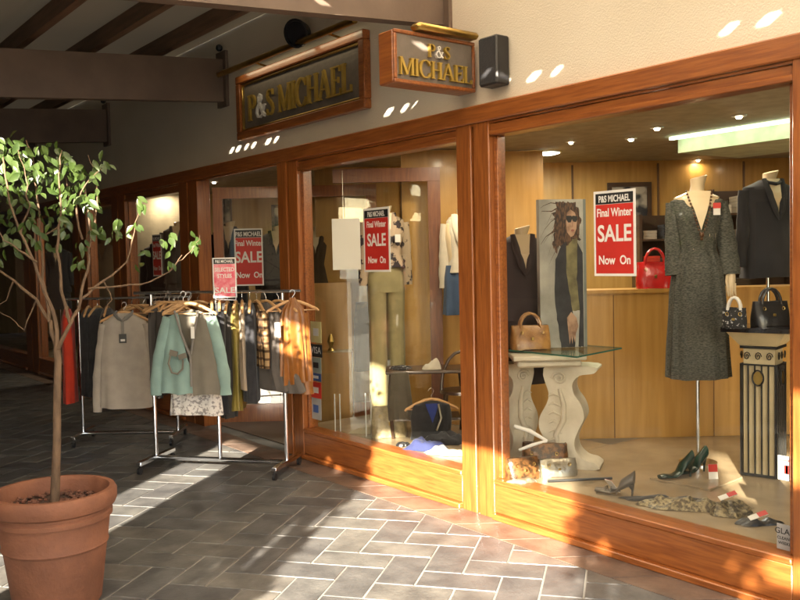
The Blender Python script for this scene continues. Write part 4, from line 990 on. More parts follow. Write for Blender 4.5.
# glass table on scroll legs
gp = [G(497, 347, 0), 0]
gz = PZ+.86
gd = 5.25
def leg_scroll(o, ax, depth_v, s=1.0, flip=1):
    prof_ = [(.0, 0), (.30, 0), (.30, .05), (.25, .07), (.235, .14), (.25, .22), (.275, .31), (.27, .40), (.235, .50), (.225, .58), (.245, .68), (.25, .74), (.22, .79), (.0, .79),
             (.0, .74), (.07, .72), (.105, .66), (.10, .58), (.065, .50), (.05, .40), (.08, .30), (.10, .21), (.09, .13), (.05, .07), (0, .05)]
    pts = [(flip*p[0]*s, p[1]) for p in prof_]
    if flip < 0: pts = pts[::-1]
    return pts
tbx = empty('glass_table', dpos(548, dd-.05)); tag(tbx, 'glass topped display table on a pair of carved white scroll legs', 'table')
tcz = hgt(560, 352, dpos(560, dd-.05))
hs = (tcz-.05-PZ)/.84
def scroll(px, dep, flip, s, ang, th):
    o = dpos(px, dep); ax = Matrix.Rotation(ang, 3, 'Z') @ RH; dv = Matrix.Rotation(ang, 3, 'Z') @ FH
    pts = leg_scroll(o, ax, dv, s, flip); pts = [(x, y*hs) for x, y in pts]
    m = MB()
    # refine outline for smooth curves
    fine = []
    n = len(pts)
    for i in range(n):
        p0_, p1_, p2_, p3_ = pts[i-1], pts[i], pts[(i+1) % n], pts[(i+2) % n]
        for k in range(4):
            t = k/4
            fine.append(tuple(.5*((2*p1_[j])+(-p0_[j]+p2_[j])*t+(2*p0_[j]-5*p1_[j]+4*p2_[j]-p3_[j])*t*t+(-p0_[j]+3*p1_[j]-3*p2_[j]+p3_[j])*t**3) for j in range(2)))
    m.prism(fine, o, ax, (0, 0, 1), dv*th)
    g = obj('scroll_leg', m, STONE, tbx)
    # volute and carved leaf veins on the face
    c = MB(); f0 = o - dv*.012
    def q(u, v): return f0+ax*(flip*u*s)+Vector((0, 0, v*hs))
    c.tube([q(.17+.05/s*(1-k/22)*cos(k*.62), .70+.05*(1-k/22)*sin(k*.62)) for k in range(20)], .009, 6)
    c.tube([q(.17, .62), q(.15, .5), q(.15, .38), q(.19, .26), q(.17, .12)], [.012, .018, .02, .018, .012], 8)
    for k in range(6): c.tube([q(.16, .55-.07*k), q(.20, .58-.07*k), q(.225, .56-.07*k)], [.006, .008, .004], 6)
    obj('carving', c, STONE, g); return g
scroll(593, dd-.16, -1, 1.38, rad(-20), .24)
scroll(496, dd+.0, 1, 1.2, rad(24), .22)
pc0 = dpos(545, dd-.02)
obj('capital', MB().box((-.25, -.17, tcz-.045), (.25, .17, tcz-.012), M=Matrix.Translation((pc0.x, pc0.y, 0)) @ Matrix.Rotation(RZ, 4, 'Z'), bev=.008).box((-.22, -.15, tcz-.09), (.22, .15, tcz-.0455), M=Matrix.Translation((pc0.x, pc0.y, 0)) @ Matrix.Rotation(RZ, 4, 'Z'), bev=.012), STONE, tbx)
g1, g2, g3, g4 = G(488, 349, tcz), G(577, 358, tcz), G(622, 349, tcz), G(540, 343, tcz)
tp = MB(); q = [g1, g2, g3, g4]
tp.add([v for v in q]+[v+Vector((0, 0, .011)) for v in q], [(0, 3, 2, 1), (4, 5, 6, 7)], 0).add([v for v in q]+[v+Vector((0, 0, .011)) for v in q], [(i, (i+1) % 4, (i+1) % 4+4, i+4) for i in range(4)], 1)
obj('glass_top', tp, [TGLASS, GEDGE], tbx, smooth=False)
TZ = tcz+.012

# handbags
def handbag(name, p, rz, w_, d_, h_, m, label, trim=None, handles=True, strap=None, slump=.25):
    t = empty(name, p, rz); tag(t, label, 'handbag')
    rings = []
    for k in range(9):
        u = k/8; a = w_/2*(1-.18*slump*4*(u-.3)**2 if u < .3 else 1-.35*slump*(u-.3)); b1 = d_/2*(1-.75*u**2)
        rings.append([Vector((math.copysign(abs(cos(q_*2*pi/28))**.6, cos(q_*2*pi/28))*a*(1+.03*noise.noise(Vector((q_, u*4, 1)))), math.copysign(abs(sin(q_*2*pi/28))**.6, sin(q_*2*pi/28))*b1, h_*u+.01*noise.noise(Vector((q_*.7, u*3, w_*9))))) for q_ in range(28)])
    obj('bag_body', MB().loft(rings), m, t, world=False)
    if handles:
        for s in (-1, 1):
            pts = [Vector((w_*.26*cos(pi-a_*pi/8), s*d_*.16, h_*.9+h_*.62*sin(a_*pi/8))) for a_ in range(9)]
            obj('handle', MB().tube(pts, .0095, 8), trim or m, t, world=False)
    bk = MB()
    for s in (-1, 1): bk.tube([(s*w_*.26+.009*cos(i_*pi/4), -d_*.40, h_*.72+.011*sin(i_*pi/4)) for i_ in range(9)], .0025, 5)
    bk.box((-.010, -d_*.49, h_*.40), (.010, -d_*.42, h_*.52), bev=.003)
    obj('buckle', bk, BRASS, t, world=False)
    return t
TANL = mat('tan_leather', (.42, .22, .07), .32, col2=(.24, .11, .03), scale=14, bump=.5, bscale=35, coat=.3)
REDL = mat('red_patent', (.55, .015, .015), .22, col2=(.40, .01, .01), scale=8, bump=.4, bscale=18, coat=.5)
BLKL = mat('black_leather', (.02, .02, .022), .3, scale=8, bump=.5, bscale=30, coat=.3)
BRNL = mat('brown_snake', (.20, .09, .03), .28, col2=(.05, .025, .01), scale=28, contrast=(.42, .58), bump=.4, bscale=50, coat=.4)
SILV = mat('silver_leather', (.55, .52, .45), .28, .7, col2=(.35, .3, .2), scale=9, bump=.5, bscale=22)
p = G(530, 349, TZ); p = DP(530, 340, (p-CAM).dot(FH)+.05); p.z = TZ
handbag('tan_handbag', p, RZ+rad(8), .29, .15, .165, TANL, 'shiny tan handbag with buckles on the glass table')
p = dpos(655, dpt+.36, ztop+.001); handbag('red_handbag', p, RZ-rad(10), .30, .16, .21, REDL, 'glossy red handbag on top of the wood partition')
# column pedestal
cp = G(763, 478, PZ); cpd = (cp-CAM).dot(FH)+.12; cb = dpos(763, cpd)
ct = hgt(763, 326, cb); ped = empty('column_pedestal', cb); tag(ped, 'square pedestal with cream capital and black and gold ironwork shaft', 'pedestal')
Mp = Matrix.Translation((cb.x, cb.y, 0)) @ Matrix.Rotation(RZ+rad(-38), 4, 'Z'); k = cpd/870; sw = 33*k/1.38/1.0*.72
BLK = mat('black_iron', (.02, .02, .02), .4); CREAMP = mat('cream_stone', (.66, .55, .34), .5, scale=5)
obj('shaft_core', MB().box((-sw*.86, -sw*.86, PZ+.002), (sw*.86, sw*.86, ct-.12), M=Mp), CREAMP, ped, smooth=False)
ir = MB(); gd_ = MB()
for (fx, fy, face) in ((0, -1, 0), (1, 0, 1), (0, 1, 2), (-1, 0, 3)):
    M2 = Mp @ Matrix.Rotation(face*pi/2, 4, 'Z')
    for j in range(6):
        x = -sw+.008+j*(2*sw-.016)/5; ir.box((x-.0045, -sw-.004, PZ+.01), (x+.0045, -sw+.004, ct-.25), M=M2)
    ir.box((-sw, -sw-.0035, ct-.25), (sw, -sw+.003, ct-.24), M=M2).box((-sw, -sw-.0035, ct-.14), (sw, -sw+.003, ct-.123), M=M2).box((-sw, -sw-.0035, PZ+.003), (sw, -sw+.003, PZ+.02), M=M2)
    for s in (-1, 0, 1):
        ir.tube([M2 @ Vector((s*sw*.62+.022*(1-i/16)*cos(i*.75), -sw-.004, ct-.19+.03*(1-i/16)*sin(i*.75))) for i in range(15)], .0035, 5)
    ov = [M2 @ Vector((.035*cos(i*pi/10), -sw-.007, ct-.33+.05*sin(i*pi/10))) for i in range(20)]; ir.tube(ov+[ov[0]], .005, 6)
    gd_.prism([(.028*cos(i*pi/10), .042*sin(i*pi/10)) for i in range(20)], M2 @ Vector((0, -sw-.005, ct-.33)), (M2.to_3x3() @ Vector((1, 0, 0))), (0, 0, 1), (M2.to_3x3() @ Vector((0, -.008, 0))))
obj('ironwork', ir, BLK, ped); obj('gold_oval', gd_, BRASS, ped)
def fr(h0, a0, h1, a1):
    return MB().loft([[Mp @ Vector((sx_*a0, sy_*a0, h0)) for sx_, sy_ in ((-1, -1), (1, -1), (1, 1), (-1, 1))], [Mp @ Vector((sx_*a1, sy_*a1, h1)) for sx_, sy_ in ((-1, -1), (1, -1), (1, 1), (-1, 1))]])
obj('capital', fr(ct-.121, sw*1.02, ct-.03, sw*1.62), CREAMP, ped, smooth=False)
obj('top_slab', fr(ct-.029, sw*1.85, ct, sw*1.85), mat('black_glass_slab', (.015, .015, .02), .08), ped, smooth=False)
p = DP(770, 320, cpd+.02); p.z = ct+.001; handbag('black_handbag', p, RZ+rad(6), .25, .13, .16, BLKL, 'black handbag on the black topped pedestal')
p = DP(722, 322, cpd-.12); p.z = ct+.001; p = Vector((p.x, p.y, ct+.001)) + RH*.06; handbag('beaded_bag', p+RH*.02, RZ-rad(30), .15, .10, .13, SPOT, 'small speckled dark bag with white handles at the near pedestal corner', trim=WHITE)

# photograph panel of a model
bo = DP(541, 352, dd+.12); bo.z = TZ; wv = 46*(dd+.12)/870; hv = hgt(563, 199, bo)-TZ
pnl = empty('photo_panel', bo); tag(pnl, 'tall printed photograph of a woman in sunglasses and a black jacket', 'photo panel')
axp = (Matrix.Rotation(rad(10), 3, 'Z') @ RH); nzp = -(Matrix.Rotation(rad(10), 3, 'Z') @ FH)
obj('board', MB().prism([(0, 0), (wv, 0), (wv, hv), (0, hv)], bo-nzp*.06, axp, (0, 0, 1), nzp*.06), mat('photo_backdrop', (.44, .43, .38), .45, col2=(.24, .235, .21), scale=4), pnl, smooth=False)
obj('side_strip', MB().prism([(wv+.001, 0), (wv+.022, 0), (wv+.022, hv), (wv+.001, hv)], bo-nzp*.06, axp, (0, 0, 1), nzp*.058), mat('grey_edge', (.2, .22, .2), .4), pnl, smooth=False)
def shape(name, pts, m, lift, jag=0, seed=1, head=True):
    if head: pts = [(.74+(u-.75)*.86, .84+(v-.71)*.76) for u, v in pts]
    rr = random.Random(seed); out = []
    n = len(pts)
    for i in range(n):
        a, b_ = pts[i], pts[(i+1) % n]; K = 5 if jag else 1
        for k in range(K):
            t = k/K; out.append((min(.985, max(.02, a[0]+(b_[0]-a[0])*t+rr.gauss(0, jag))), min(.975+.012*rr.random(), max(.0, a[1]+(b_[1]-a[1])*t+rr.gauss(0, jag*.6)))))
    return obj(name, MB().prism([(x*wv, y*hv) for x, y in out], bo+nzp*lift, axp, (0, 0, 1), nzp*.0006), m, pnl, smooth=False)
SK = mat('photo_skin', (.46, .29, .19), .5, col2=(.20, .11, .07), scale=14, contrast=(.3, .55)); HR = mat('photo_hair', (.13, .065, .035), .5, col2=(.03, .018, .012), scale=30, stretch=(3, 3, 1), contrast=(.4, .6))
OL = mat('photo_sweater', (.24, .21, .10), .6, col2=(.09, .08, .04), scale=9); BJ = mat('photo_jacket', (.016, .016, .018), .5, col2=(.035, .035, .04), scale=10)
shape('printed_hair', [(.22, .52), (.28, .64), (.18, .62), (.32, .72), (.26, .78), (.38, .84), (.34, .96), (.46, .90), (.62, .91), (.82, .89), (.95, .83), (.97, .72), (.92, .64), (.97, .56), (.84, .58), (.6, .5), (.42, .5), (.3, .46)], HR, .0005, .016, 4)
shape('printed_wisp', [(.34, .88), (.36, .985), (.44, .93), (.52, .99), (.56, .90)], HR, .0007, .012, 6)
hs_ = MB(); hr = random.Random(9)
for k in range(90):
    a0 = hr.uniform(.9, 4.6); sx0, sy0 = .72+.13*cos(a0), .87+.07*sin(a0)
    L0 = hr.uniform(.12, .34); dirx = -abs(hr.gauss(.8, .5)) if hr.random() < .75 else hr.uniform(0, .3); diry = hr.uniform(-.8, 1.0)*.55
    pts = []
    for q in range(7):
        t = q/6; x = sx0+dirx*L0*t*1.1+.03*sin(t*7+k); y = sy0+diry*L0*t-.10*t*t+.012*sin(t*9+k*2); pts.append((min(max(x, .03), .97), min(max(y, .45), .985)))
    for q in range(6):
        (xa, ya), (xb, yb) = pts[q], pts[q+1]; w0, w1 = .016*(1-q/7), .016*(1-(q+1)/7)
        hs_.add([bo+nzp*(.0012+k*.000006)+axp*(x_*wv)+Vector((0, 0, y_*hv)) for x_, y_ in ((xa, ya-w0*.4), (xb, yb-w1*.4), (xb, yb+w1*.4), (xa, ya+w0*.4))], [(0, 1, 2, 3)])
obj('printed_strands', hs_, HR, pnl, smooth=False)
shape('printed_face', [(.62, .63), (.60, .72), (.62, .80), (.72, .83), (.84, .80), (.89, .73), (.87, .66), (.80, .60), (.72, .585)], SK, .0015)
shape('printed_sunglasses', [(.60, .745), (.60, .775), (.74, .775), (.755, .765), (.77, .775), (.90, .77), (.895, .74), (.86, .718), (.79, .722), (.755, .745), (.72, .715), (.65, .715)], BLACKI, .0022)
shape('printed_lips', [(.72, .648), (.77, .655), (.82, .648), (.79, .635), (.74, .635)], mat('photo_lips', (.28, .09, .07), .4), .0022)
shape('printed_nose', [(.752, .715), (.775, .715), (.79, .675), (.745, .672)], mat('photo_nose', (.40, .23, .15), .5), .0022)
shape('printed_sweater', [(.60, .80), (.82, .80), (.88, .70), (.95, .62), (.92, .25), (.60, .25), (.52, .6), (.60, .70)], OL, .0003, .004, 3, False)
shape('printed_jacket', [(.36, .60), (.48, .68), (.60, .72), (.60, .50), (.70, .30), (.80, .12), (.78, .0), (.46, .0), (.40, .15), (.32, .34)], BJ, .0022, .004, 5, False)
shape('printed_lapel', [(.86, .71), (.98, .64), (.99, .0), (.86, .0), (.90, .24), (.84, .46)], BJ, .0022, .004, 6, False)
shape('printed_hand', [(.60, .20), (.70, .24), (.82, .20), (.86, .14), (.80, .09), (.78, .03), (.74, .08), (.72, .02), (.69, .08), (.66, .02), (.63, .10)], SK, .0028, 0, 1, False)

# shoes, drapes and small things on the display floor
def drape(name, c, rx, ry, h, m, label, seed=0, rz=0, cat='garment', tagc=False, group=None, n=40, rings=12):
    t = empty(name, c); tag(t, label, cat, group); mb = MB(); vs = []; cr, sr = cos(rz), sin(rz)
    for j in range(rings+1):
        for i in range(n):
            a = 2*pi*i/n; q = (j/rings); k = 1+.35*noise.noise(Vector((cos(a)*1.6, sin(a)*1.6, seed)))+.10*noise.noise(Vector((cos(a)*5, sin(a)*5, seed)))
            x, y = rx*q*k*cos(a), ry*q*k*sin(a)
            z = h*(1-q**3)*(.55+.75*noise.noise(Vector((x*9, y*9, seed*3)))+.35*noise.noise(Vector((x*24, y*24, seed)))) + .006
            vs.append((cr*x-sr*y, sr*x+cr*y, max(z, .005) if j < rings else .002))
    fs = []
    for j in range(rings):
        for i in range(n): fs.append((j*n+i, (j+1)*n+i, (j+1)*n+(i+1) % n, j*n+(i+1) % n))
    mb.add(vs, fs); obj('cloth', mb, m, t, world=False)
    if tagc:
        M_ = Matrix.Translation((rx*.1, -ry*.2, h*.9+.01)) @ Matrix.Rotation(rad(25), 4, 'X') @ Matrix.Rotation(RZ, 4, 'Z')
        obj('price_tag', MB().box((-.05, -.02, 0), (.05, .02, .003), M=M_), WHITE, t, world=False); obj('tag_head', MB().box((.0, -.02, .0035), (.05, .02, .0045), M=M_), REDC, t, world=False)
    return t
METF = mat('metallic_knit', (.30, .24, .13), .38, .35, col2=(.08, .06, .035), scale=50, contrast=(.4, .6), bump=.6, bscale=70)
def gz_(px, py, z=PZ): q = G(px, py, z); return Vector((q.x, q.y, z))
drape('metallic_scarf', gz_(692, 507), .30, .10, .07, METF, 'crumpled bronze metallic knit lying along the window ledge', 2, RZ+rad(-14))
drape('metallic_cardigan', gz_(728, 512), .13, .12, .10, METF, 'rolled bronze knit heap with a red and white tag', 5, RZ, tagc=True)
drape('black_shawl', gz_(668, 501), .26, .05, .04, fabric('shawl', (.05, .045, .04)), 'flat dark shawl under the bronze knit', 7, RZ+rad(-14))
drape('black_purse', gz_(757, 524), .12, .055, .045, BLKL, 'flat black purse with a red and white tag at the window edge', 9, RZ, tagc=True, cat='purse')
def pump(p, rz, m, label, name='court_shoe', heel=.085, group=None, straps=False, s=1.0):
    t = empty(name, p, rz); tag(t, label, 'shoe', group)
    rings = []
    for k in range(13):
        u = k/12; x = (-.12+.24*u)*s; w_ = s*(.028+.014*sin(min(1, u*1.25)*pi*.75)-.02*max(0, u-.85)*5*.6); z0 = s*heel*max(0, (1-u/.62))**1.3 if u < .62 else .0
        top = z0+s*(.055*(1-u)+.03) if u < .35 else z0+s*(.02+.018*max(0, (u-.6)*2.5)-.02*max(0, u-.85)*4)
        rings.append([Vector((x, w_*cos(2*pi*q_/14), (z0+.004+(top-z0)*(.5+.5*sin(2*pi*q_/14))))) for q_ in range(14)])
    obj('upper', MB().loft(rings), m, t, world=False)
    obj('heel', MB().tube([(-.105*s, 0, 0), (-.108*s, 0, heel*.5*s), (-.10*s, 0, heel*s)], [.006*s, .008*s, .022*s], 10), m, t, world=False)
    if straps:
        st = MB()
        for x in (-.02, .02, .055): st.tube([(x*s, -.035*s, .01), (x*s, -.02*s, .045*s), (x*s, .02*s, .045*s), (x*s, .035*s, .01)], .005, 6)
        obj('strap', st, m, t, world=False)
    return t
SG = mat('green_black_satin', (.01, .045, .03), .25, col2=(.006, .02, .015), scale=8)
tl = gz_(696, 479); tile = empty('display_tile', tl); tag(tile, 'square pale tile carrying the dark green shoes', 'tile')
obj('slab', MB().box((-.21, -.21, 0.001), (.21, .21, .012), M=Matrix.Translation(tl) @ Matrix.Rotation(RZ+rad(42), 4, 'Z')), PLATF, tile, smooth=False)
p = gz_(676, 480); p.z += .013; pump(p, RZ+rad(195), SG, 'front dark green high heeled shoe on the tile', group='pair of green shoes')
p = gz_(693, 476); p.z += .013; pump(p+FH*.02, RZ+rad(205), SG, 'rear dark green high heeled shoe next to the price card', group='pair of green shoes')
p = gz_(709, 481); cdm = empty('price_card', p); tag(cdm, 'upright red and white price card behind the green shoes', 'price card')
obj('card', MB().prism([(0, 0), (.06, 0), (.06, .11), (0, .11)], p, RH, (0, -.1, 1), FH*.002), WHITE, cdm, smooth=False); obj('card_head', MB().prism([(.001, .06), (.059, .06), (.059, .11), (.001, .11)], p-FH*.0015, RH, (0, -.1, 1), FH*.001), REDC, cdm, smooth=False)
p = gz_(615, 494); sd_ = pump(p, RZ+rad(150), mat('pewter', (.25, .22, .19), .3, .6), 'strappy pewter sandal with a big tag in the big window', 'strappy_sandal', .07, None, True)
obj('price_tag', MB().box((-.075, -.03, 0), (.03, .03, .003), M=Matrix.Translation((.02, .03, .07)) @ Matrix.Rotation(rad(60), 4, 'Z') @ Matrix.Rotation(rad(-50), 4, 'Y')), WHITE, sd_, world=False)
obj('tag_head', MB().box((-.0, -.03, 0.0035), (.03, .03, .0045), M=Matrix.Translation((.02, .03, .07)) @ Matrix.Rotation(rad(60), 4, 'Z') @ Matrix.Rotation(rad(-50), 4, 'Y')), REDC, sd_, world=False)
p = gz_(545, 472); handbag('silver_brown_bag', p, RZ+rad(-12), .32, .18, .20, BRNL, 'brown snakeskin bag standing in the corner of the big window', handles=False)
p = gz_(556, 473); p -= FH*.05; t = handbag('silver_clutch', p, RZ+rad(8), .27, .12, .11, SILV, 'squashy silver clutch in front of the snakeskin bag', handles=False)
p = gz_(522, 478); handbag('bronze_pouch', p, RZ+rad(20), .24, .14, .14, BRNL, 'small bronze pouch beside the redwood post', handles=False)
p = gz_(520, 480)-FH*.06; drape('silver_wallet', p, .10, .05, .035, SILV, 'flat silver wallet lying in the window corner', 12, RZ, cat='wallet')
p0_ = gz_(505, 455); p0_.z = hgt(512, 428, p0_); e0 = DP(512, 428, (p0_-CAM).dot(FH)); 
wd_ = empty('white_sandal', gz_(530, 470)); tag(wd_, 'pair of crossed white leather straps leaning over the bags', 'sandal')
dq = (gz_(535, 468)-CAM).dot(FH)-.08
obj('strap', MB().tube([DP(514, 426, dq), DP(530, 431, dq), DP(547, 441, dq)], [.012, .014, .010], 8, flat=.4), WHITE, wd_); obj('strap', MB().tube([DP(519, 450, dq), DP(533, 445, dq), DP(547, 441, dq)], [.010, .013, .010], 8, flat=.4), WHITE, wd_)
rd2 = empty('display_rod', gz_(580, 484)); tag(rd2, 'thin black rod lying on the display floor before the scroll legs', 'rod')
a = gz_(548, 483); b_ = gz_(612, 480); obj('bar', MB().tube([a+Vector((0, 0, .012)), b_+Vector((0, 0, .012))], .009, 8), BLACKP, rd2)

# stickers on the glass of the big window (writing as on the photograph)
STK = mat('sticker_paper', (.42, .41, .39), .6)
def sticker(px0, px1, py0, py1, label, lines, face=WHITE):
    a = W(px0, py1, .0155); b_ = W(px1, py0, .0155); t = empty('window_sticker', a); tag(t, label, 'sticker', 'small stickers on the shop glass')
    obj('sheet', MB().box((a.x, .0145, a.z), (b_.x, .017, b_.z)), STK if face is WHITE else face, t, smooth=False)
    for txt, s, u, v, m in lines:
        if txt: obj('print', text_mb(txt, s*(b_.z-a.z), Vector((a.x+(b_.x-a.x)*u, .0138, a.z+(b_.z-a.z)*v)), (1, 0, 0), (0, 0, 1), .0002, bold=.0004), m, t, smooth=False)
        else: obj('print', MB().box((a.x+(b_.x-a.x)*(u-s/2), .0136, a.z+(b_.z-a.z)*(v-.18)), (a.x+(b_.x-a.x)*(u+s/2), .0144, a.z+(b_.z-a.z)*(v+.18))), m, t, smooth=False)
sticker(778, 796, 458, 479, 'upper white sticker with a red mark at the corner of the big window', [('WARNING', .13, .5, .78, REDC), (None, .3, .5, .45, REDC), (None, .15, .5, .45, BLACKI)])
sticker(777, 795, 527, 548, 'lower white sticker reading GLASS at the corner of the big window', [('GLASS', .32, .5, .62, BLACKI), ('CLEANED', .16, .5, .40, BLACKI), ('WEEKLY', .16, .5, .2, BLACKI)])
sticker(310, 322, 345, 356, 'dark and white VISA card sticker on the left window', [('VISA', .75, .5, .28, WHITE)], BLACKI)
BLU = mat('sticker_blue', (.05, .12, .35), .4)
for k, (y0, y1, m, lb) in enumerate(((322, 342, mat('sticker_yellow', (.75, .65, .3), .4), 'pale yellow sticker above the VISA one'), (358, 372, mat('sticker_grey', (.35, .42, .38), .4), 'grey green sticker right below the VISA one'), (374, 380, BLU, 'narrow blue card sticker on the left window'),
                                     (383, 397, REDC, 'red card sticker low on the left window'), (399, 418, WHITE, 'lowest white sticker of the column on the left window'))):
    sticker(311, 321, y0, y1, lb, [(None, .5, .5, .5, (WHITE, BLACKI, WHITE, WHITE, BLU)[k])], m)

# ------------------------------------------------------------------ left window display
fd = gz_(384, 424); fdd = (fd-CAM).dot(FH)+.1; fb_ = dpos(386, fdd); zt4 = hgt(383, 207, fb_)-PZ
FLOR = mat('cloth_floral', (.50, .38, .27), .8, col2=(.035, .025, .03), scale=14, contrast=(.44, .50), detail=3)
KHAKI = fabric('khaki', (.33, .28, .14))
def trousers(zt, zb, hw=.17, seed=2):
    m = MB().loft(body_rings([(zt, hw*.85, .09), (zt-.12, hw, .11), (zt-.24, hw, .11)], seed, 4, .004))
    for s in (-1, 1): m.loft(body_rings([(zt-.2, hw*.5, .10), (zt-.5, hw*.45, .085), (zb, hw*.48, .085)], seed+s, 5, .006, c=(s*hw*.5, 0)))
    return m
mannequin('floral_mannequin', fb_, RZ+rad(15), zt4, jacket_parts(zt4, FLOR, .185, .48, seed=6)+[('trousers', trousers(zt4-.52, .03), KHAKI), ('swing_tag', MB().box((.06, -.14, zt4-.32), (.11, -.137, zt4-.25)), WHITE)], 'headless mannequin in a floral jacket and khaki trousers behind the SALE poster', stand=False)
jm = dpos(463, fdd-.15); zt5 = hgt(463, 208, jm)-PZ
CRM = fabric('cream', (.62, .56, .45)); DEN = fabric('denim', (.05, .09, .17))
mannequin('denim_mannequin', jm, RZ, zt5, jacket_parts(zt5, CRM, .14, .5, seed=9)+[('skirt', MB().loft(body_rings([(zt5-.5, .15, .10), (zt5-.6, .165, .11), (zt5-.93, .18, .12)], 3, 10, .008)), DEN)], 'headless mannequin in a cream top and denim skirt half behind the post')
wb = W(333, 218, .45); we = W(362, 270, .45)
ws = empty('white_notice', (wb.x, .45, we.z)); tag(ws, 'blank white notice sheet left of the SALE poster', 'notice')
w0 = DP(333, 270, 7.46); w1 = DP(361, 270, 7.46); zt_ = DP(333, 219, 7.46).z-w0.z
obj('sheet', MB().prism([(0, 0), ((w1-w0).length, 0), ((w1-w0).length, zt_), (0, zt_)], w0, RH, (0, 0, 1), FH*.003), WHITE, ws, smooth=False)
obj('hanging_wire', MB().tube([w0+RH*.1+Vector((0, 0, zt_)), w0+RH*.1+Vector((0, 0, 2.5-w0.z))], .0015, 5), CHROME, ws)
# light wood backboards
def board(px0, px1, py0, depth, label, zb=.013, m=None, th=.05):
    a = dpos(px0, depth, zb); b1 = dpos(px1, depth, zb); z = hgt((px0+px1)/2, py0, a) if py0 else CZ-.01
    t = empty('wood_backboard', a); tag(t, label, 'backboard', 'light wood boards in the shop'); L_ = (b1-a).length
    obj('board', MB().prism([(0, 0), (L_, 0), (L_, z-zb), (0, z-zb)], a, RH, (0, 0, 1), FH*th), m or PANELW, t, smooth=False); return t
board(404, 470, None, 8.1, 'tall light wood board behind the cream topped mannequin')
board(306, 351, 283, 8.5, 'low light wood board beside the column of stickers')
board(498, 545, None, 8.3, 'tall light wood board behind the suit jacket mannequin')
board(92, 126, None, 13.4, 'cream painted board in the second window past the entrance', m=SHOPC)
board(134, 196, None, 12.3, 'cream painted board behind the small far SALE poster', m=SHOPC)
# glass shelf w/ folded goods
sh = empty('glass_shelf', dpos(325, 8.2, 1.0)); tag(sh, 'small glass shelf with a brass ornament by the stickers', 'shelf')
a = DP(309, 353, 8.15); b_ = DP(352, 352, 8.15); b_.z = a.z
obj('shelf_board', MB().prism([(0, 0), ((b_-a).length, 0), ((b_-a).length, .01), (0, .01)], a, RH, (0, 0, 1), FH*.18), TGLASS, sh, smooth=False)
obj('shelf_post', MB().tube([(a.x, a.y, .265), (a.x, a.y, a.z+.3)], .008, 8).tube([(b_.x, b_.y, .012), (b_.x, b_.y, a.z)], .008, 8), CHROME, sh)
orn = empty('brass_ornament', DP(331, 352, 8.2)); tag(orn, 'twisted brass ornament on the small glass shelf', 'ornament')
c = DP(331, 350, 8.2); c.z = a.z+.011
obj('figure', MB().lathe([(.035, 0), (.03, .01), (.012, .03), (.02, .06), (.035, .09), (.02, .13), (.008, .16)], c, n=16), BRASS, orn)
# dark hanging coat & table & chair
BRC = fabric('dark_brown', (.07, .045, .02))
p = dpos(363, 8.6, 0); p.z = hgt(363, 300, p); garment('brown_trousers', 'trousers', p, RZ+rad(30), [('body', MB().loft(body_rings([(-.02, .075, .03), (-.2, .10, .04), (-.7, .11, .04)], 3, 5, .008)), BRC)], None, 'dark brown trousers hanging behind the khaki ones', hang=False)
stx = MB(); 
td = 7.25
tt = empty('small_table', dpos(425, td)); tag(tt, 'small dark wood table with curved legs in the left window', 'table')
tz = hgt(425, 368, dpos(425, td)); DW = mat('dark_wood', (.07, .035, .018), .4, scale=8, coat=.2)
Mt = Matrix.Translation((dpos(425, td).x, dpos(425, td).y, 0)) @ Matrix.Rotation(RZ, 4, 'Z')
obj('table_top', MB().box((-.34, -.2, tz-.025), (.34, .2, tz), M=Mt, bev=.008), DW, tt)
for sx_ in (-1, 1):
    for sy_ in (-1, 1): obj('leg', MB().tube([Mt @ Vector((sx_*.29, sy_*.16, tz-.026)), Mt @ Vector((sx_*.31, sy_*.17, (tz+PZ)/2)), Mt @ Vector((sx_*.29, sy_*.16, PZ))], [.022, .016, .013], 8), DW, tt)
obj('lower_shelf', MB().box((-.27, -.15, PZ+.14), (.27, .15, PZ+.16), M=Mt), DW, tt, smooth=False)
p = dpos(430, td-.08, tz+.001); drape('folded_hat', p, .08, .07, .11, CRM, 'white folded hat on the small dark table', 15, 0, cat='hat')
p = dpos(399, td-.02, tz+.001); drape('folded_shirt', p, .10, .09, .025, SPOT, 'folded pale striped shirt on the corner of the small table', 17, 0)
p = dpos(398, td-.26, tz-.02); t = empty('draped_trousers', p, RZ+rad(10)); tag(t, 'grey brown trousers hanging down over the table edge', 'trousers')
obj('cloth', MB().loft(body_rings([(.02, .07, .03), (-.1, .085, .04), (-.25, .10, .045), (-.36, .09, .045)], 5, 6, .01)), fabric('moss', (.10, .085, .06)), t, world=False)
chd = empty('curved_chair', dpos(458, td-.25)); tag(chd, 'dark round backed chair beside the post in the left window', 'chair')
Mc = Matrix.Translation((dpos(460, td-.1).x, dpos(460, td-.1).y, 0)) @ Matrix.Rotation(RZ, 4, 'Z')
obj('backrest', MB().tube([Mc @ Vector((.17*cos(a_*pi/10), .0, PZ+.38+.32*sin(a_*pi/10))) for a_ in range(11)], .014, 8), DW, chd)
obj('seat', MB().lathe([(.18, PZ+.36), (.18, PZ+.385), (.001, PZ+.39)], (Mc.translation.x, Mc.translation.y, 0), n=24), DW, chd)
for s in (-1, 1):
    for v in (-1, 1): obj('leg', MB().tube([Mc @ Vector((s*.13, v*.11, PZ+.36)), Mc @ Vector((s*.16, v*.14, PZ))], [.014, .011], 8), DW, chd)
WB = mat('quilted_beige', (.40, .33, .19), .35, col2=(.25, .2, .11), scale=22, bump=.9, bscale=30)
p = gz_(389, 436); handbag('quilted_bag', p, RZ+rad(8), .30, .17, .25, WB, 'beige quilted tote bag on the floor of the left window', handles=False)
